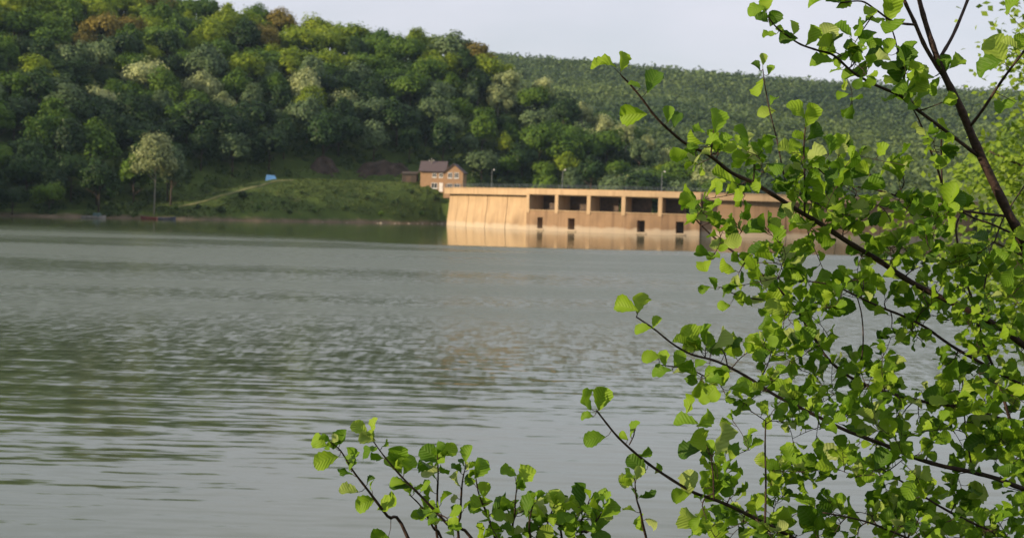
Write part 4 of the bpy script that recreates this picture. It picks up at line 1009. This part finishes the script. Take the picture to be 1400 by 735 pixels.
PL = [(1035, 14, 26, 200), (1047, 8, 22, 85), (1042, 26, 20, 150), (1059, 26, 24, 65), (1052, 48, 20, 180), (1067, 41, 14, 130), (1085, 38, 22, 80), (1078, 54, 26, 185), (1106, 48, 30, 75), (1131, 48, 34, 65), (1143, 55, 24, 40), (1124, 86, 34, 182), (1147, 84, 22, 100), (1163, 103, 26, 185), (1166, 70, 28, 165), (1185, 58, 36, 60), (1198, 75, 32, 20), (1180, 95, 26, 250),
      (1043, 81, 17, 90), (1033, 92, 16, 140), (1054, 96, 17, 60), (1041, 120, 26, 260), (1058, 138, 18, 50), (1048, 154, 26, 190), (1090, 152, 32, 140), (1108, 158, 34, 60), (1112, 180, 30, 55), (1093, 187, 22, 150),
      (826, 91, 36, 172), (851, 84, 28, 75), (893, 112, 38, 58), (868, 117, 20, 150), (866, 158, 38, 186), (925, 164, 26, 65), (914, 156, 24, 85), (980, 166, 38, 72), (972, 188, 24, 110), (955, 178, 20, 160), (1027, 212, 36, 55), (1012, 215, 24, 150), (1078, 205, 32, 150), (1085, 200, 24, 60), (1130, 200, 28, 110), (1143, 195, 26, 60),
      (856, 421, 34, 168), (874, 414, 30, 82), (898, 441, 20, 55), (879, 450, 24, 185), (945, 461, 36, 115), (981, 462, 36, 60), (1004, 470, 36, 270), (930, 470, 24, 160), (890, 488, 26, 175), (909, 489, 22, 90), (927, 491, 26, 60), (905, 508, 28, 190), (930, 508, 22, 10), (948, 515, 24, 260), (955, 530, 30, 250), (980, 512, 36, 190),
      (963, 394, 18, 190), (974, 388, 20, 110), (993, 398, 20, 60), (990, 418, 18, 190), (1013, 408, 22, 100), (1018, 414, 22, 350),
      (801, 547, 32, 120), (823, 545, 34, 72), (803, 570, 18, 180), (813, 600, 32, 185), (868, 587, 26, 60), (854, 595, 16, 130), (880, 617, 20, 45), (871, 634, 34, 130), (857, 656, 24, 190), (898, 640, 16, 60), (930, 676, 26, 180),
      (938, 578, 36, 175), (944, 553, 30, 72), (962, 572, 30, 40), (945, 615, 38, 190), (957, 602, 34, 120), (985, 600, 48, 65), (1000, 615, 26, 340), (942, 660, 36, 100), (960, 655, 26, 80),
      (1262, 100, 24, 100), (1308, 86, 26, 35), (1291, 87, 26, 100), (1268, 104, 20, 170), (1280, 118, 28, 245), (1365, 67, 44, 120), (1354, 92, 38, 200), (1392, 60, 26, 60), (1381, 62, 26, 150), (1385, 5, 34, 60), (1376, 145, 32, 200), (1125, 3, 40, 180), (1146, 2, 34, 170), (1153, 4, 24, 30), (1190, 18, 24, 200), (1198, 28, 28, 190), (1218, 12, 40, 70), (1225, 38, 34, 220), (1238, 80, 34, 60), (1216, 65, 26, 70), (1243, 66, 24, 80), (1205, 88, 34, 170), (1237, 95, 40, 240)]
for px, py, w, a in PL: alder.pix_leaf(px, py, w, a)
# shoots filling the crown: x0, x1, y0, y1, density
DENS = [(1130, 1205, 60, 115, .55), (1205, 1250, 80, 135, .6), (1150, 1300, 125, 200, .22), (940, 1000, 190, 240, .9), (1000, 1060, 195, 262, .8), (1060, 1130, 205, 270, .7), (1130, 1230, 200, 262, .55), (1225, 1300, 195, 270, .3),
        (950, 1060, 258, 330, .8), (1060, 1200, 262, 340, .85), (1195, 1312, 262, 345, 1.0), (960, 1060, 330, 392, .6), (1060, 1150, 340, 400, .85), (1150, 1235, 340, 400, 1.0), (1230, 1330, 345, 405, .9), (1340, 1420, 335, 400, .85),
        (1040, 1110, 398, 470, 1.0), (1110, 1185, 395, 470, .65), (1190, 1300, 400, 470, .7), (1300, 1420, 400, 470, .9), (950, 1010, 465, 540, .7), (1008, 1085, 468, 545, 1.1), (1080, 1160, 470, 540, .75), (1158, 1235, 480, 540, .9), (1235, 1315, 470, 540, .4), (1310, 1420, 470, 540, .85),
        (990, 1120, 540, 600, .75), (1115, 1235, 535, 600, .75), (1230, 1335, 540, 600, .75), (1335, 1420, 540, 600, .75), (960, 1060, 600, 672, .8), (1055, 1150, 595, 672, .8), (1150, 1270, 600, 672, .85), (1270, 1420, 600, 672, .85),
        (905, 1000, 690, 745, .7), (995, 1135, 672, 745, 1.0), (1130, 1195, 672, 745, .5), (1190, 1300, 672, 750, 1.1), (1300, 1420, 672, 750, 1.1)]
tg = []
for x0, x1, y0, y1, dn in DENS:
    n = int((x1 - x0) * (y1 - y0) / 1000 * dn * (1.75 if x0 < 1100 else 2.2) + random.random())
    for k in range(n): tg.append((random.uniform(x0, x1), random.uniform(y0, y1)))
T3 = []
for px, py in tg:
    q, rq, d0 = alder.near(at(px, py, 4.5)); T3.append((at(px, py, q.y + random.uniform(-0.22, 0.22))))
T3.sort(key=lambda P: alder.near(P)[2])
for P in T3: alder.shoot(P, random.randint(2, 4), random.uniform(20, 33) * P.y / FPX)
alder.finish(300)

sb = bank_base(800, 4.0)
shrub = Plant('alder_shrub', sb, 'young leafy alder shoots rising at the bottom centre in front of the water', 'shrub')
SB = [[(560, 740), (530, 705), (505, 672), (482, 642), (466, 616), (452, 604)], [(655, 760), (612, 716), (580, 682), (550, 652), (526, 624), (510, 602)], [(612, 760), (592, 720), (576, 692), (560, 676)],
      [(604, 760), (598, 690), (599, 650), (598, 622)], [(632, 760), (630, 700), (632, 660), (636, 640)], [(682, 760), (668, 708), (655, 676), (650, 648)], [(704, 760), (704, 700), (706, 668)], [(728, 760), (724, 715), (730, 685)],
      [(752, 760), (748, 720), (758, 690)], [(786, 760), (784, 730), (798, 705), (806, 682)], [(790, 760), (805, 725), (820, 705), (830, 690)], [(770, 760), (765, 720), (775, 695)], [(884, 790), (878, 712), (870, 680), (868, 655)]]
for k, pl in enumerate(SB):
    px, py = pl[0]; Y = 3.95 + 0.25 * random.random()
    mid = at(px + (800 - px) * 0.45, 1050, Y - 0.05)
    P = [sb, mid] + [at(a, b, Y - 0.25 * i / len(pl)) for i, (a, b) in enumerate(pl)]
    C = shrub.branch3('stem', P, 0.006, 0.0012)
    n = len(pl) * 5
    if k < 2: shrub.leaves_on(C[-18:], 8, 22 * Y / FPX, 1.0, 0.05)
    else: shrub.leaves_on(C[-14:], 7, 23 * Y / FPX, 1.0, 0.05)
for px, py, w, a in [(437, 604, 26, 160), (456, 606, 18, 80), (446, 629, 36, 190), (483, 628, 34, 75), (477, 670, 28, 165), (500, 688, 30, 200), (530, 690, 36, 30), (492, 585, 28, 130), (513, 583, 26, 78), (503, 596, 24, 150), (505, 618, 28, 210), (545, 622, 34, 80), (538, 636, 32, 130), (557, 635, 28, 70), (547, 664, 30, 170), (520, 732, 28, 170), (590, 622, 36, 140), (604, 628, 28, 40), (590, 645, 30, 190), (640, 620, 26, 75), (655, 640, 30, 60), (695, 645, 26, 150), (718, 652, 34, 40), (725, 690, 36, 70), (760, 685, 34, 80), (800, 678, 36, 75), (830, 695, 32, 50), (585, 700, 30, 200), (660, 690, 32, 200), (820, 715, 30, 60)]:
    shrub.pix_leaf(px, py, w, a)
for k in range(18):
    px, py = random.uniform(575, 835), random.uniform(690, 750)
    if py < 690 + max(0, (px - 760)) * 0.2: continue
    q, _, _ = shrub.near(at(px, py, 4.0)); P = at(px, py, q.y + random.uniform(-0.12, 0.12)); shrub.shoot(P, 3, random.uniform(22, 32) * P.y / FPX)
shrub.finish(300)

# ------------------------------------------------------------------ yellow-green tree further along the bank, right edge
bb = Vector((6.25, 14.5, 0)); bb.z = -0.2
bank_tree = thing('bank_tree', bb, 'sunlit yellow-green tree at the right edge behind the alder', 'tree')
random.seed(5)
mb = MB()
tops = []
mb.tube([(0, 0, -0.5), (0.1, 0, 2.5), (-0.1, 0.1, 5.0), (0.1, 0, 7.6), (0.0, 0, 9.6)], [0.13, 0.11, 0.085, 0.05, 0.02], 9)
link('trunk', mb.mesh('trunk', True), M['bark'], bank_tree)
for k in range(26):
    an = k * 2.4; z0 = 4.6 + k * 0.17; ln = 1.95 * (1 - 0.45 * max(0, (z0 - 5.5)) / 4) * random.uniform(0.8, 1.1)
    P = [Vector((0, 0, z0)), Vector((math.cos(an) * ln * 0.5, math.sin(an) * ln * 0.5, z0 + 0.35)), Vector((math.cos(an) * ln, math.sin(an) * ln, z0 + 0.75))]
    C = catmull(P, 4); m_ = MB(); m_.tube(C, [0.035 - 0.028 * i / (len(C) - 1) for i in range(len(C))], 6); link('branch', m_.mesh('branch', True), M['bark'], bank_tree)
    tops += C[2:]
Cs, Ns, Ss, As = [], [], [], []
for c in tops:
    for q in range(2):
        n = 120; g = rng.normal(size=(n, 3)) * np.array([0.22, 0.22, 0.17]); cc = np.array(c) + rng.normal(size=3) * 0.22
        Cs.append(cc + g); Ns.append(rng.normal(size=(n, 3)) * 0.6 + np.array([-0.4, -0.3, 0.7])); Ss.append(rng.uniform(0.04, 0.075, n)); As.append(np.clip(rng.uniform(0, 0.7) + rng.uniform(0, 0.3, n), 0, 1))
V, F = cards(np.concatenate(Cs), np.concatenate(Ns), np.concatenate(Ss), 1.3)
o = link('crown', mesh_np('crown', V, F, False, np.repeat(np.concatenate(As), 4)), M['bank_leaf'], bank_tree); o['kind'] = 'stuff'

# ------------------------------------------------------------------ air
mb = MB(); mb.box(-1000, 1000, -320, 1480, -8, 150)
hm, nt, N, K = newmat('haze_air'); pv = N('ShaderNodeVolumePrincipled'); pv.inputs['Density'].default_value = 0.00007; pv.inputs['Color'].default_value = (0.55, 0.78, 1.0, 1); pv.inputs['Anisotropy'].default_value = 0.2
ho = N('ShaderNodeOutputMaterial'); K(pv.outputs[0], ho.inputs['Volume'])
tag(link('haze', mb.mesh('haze'), hm), 'thin pale blue haze in the air over the lake', 'haze', kind='stuff')
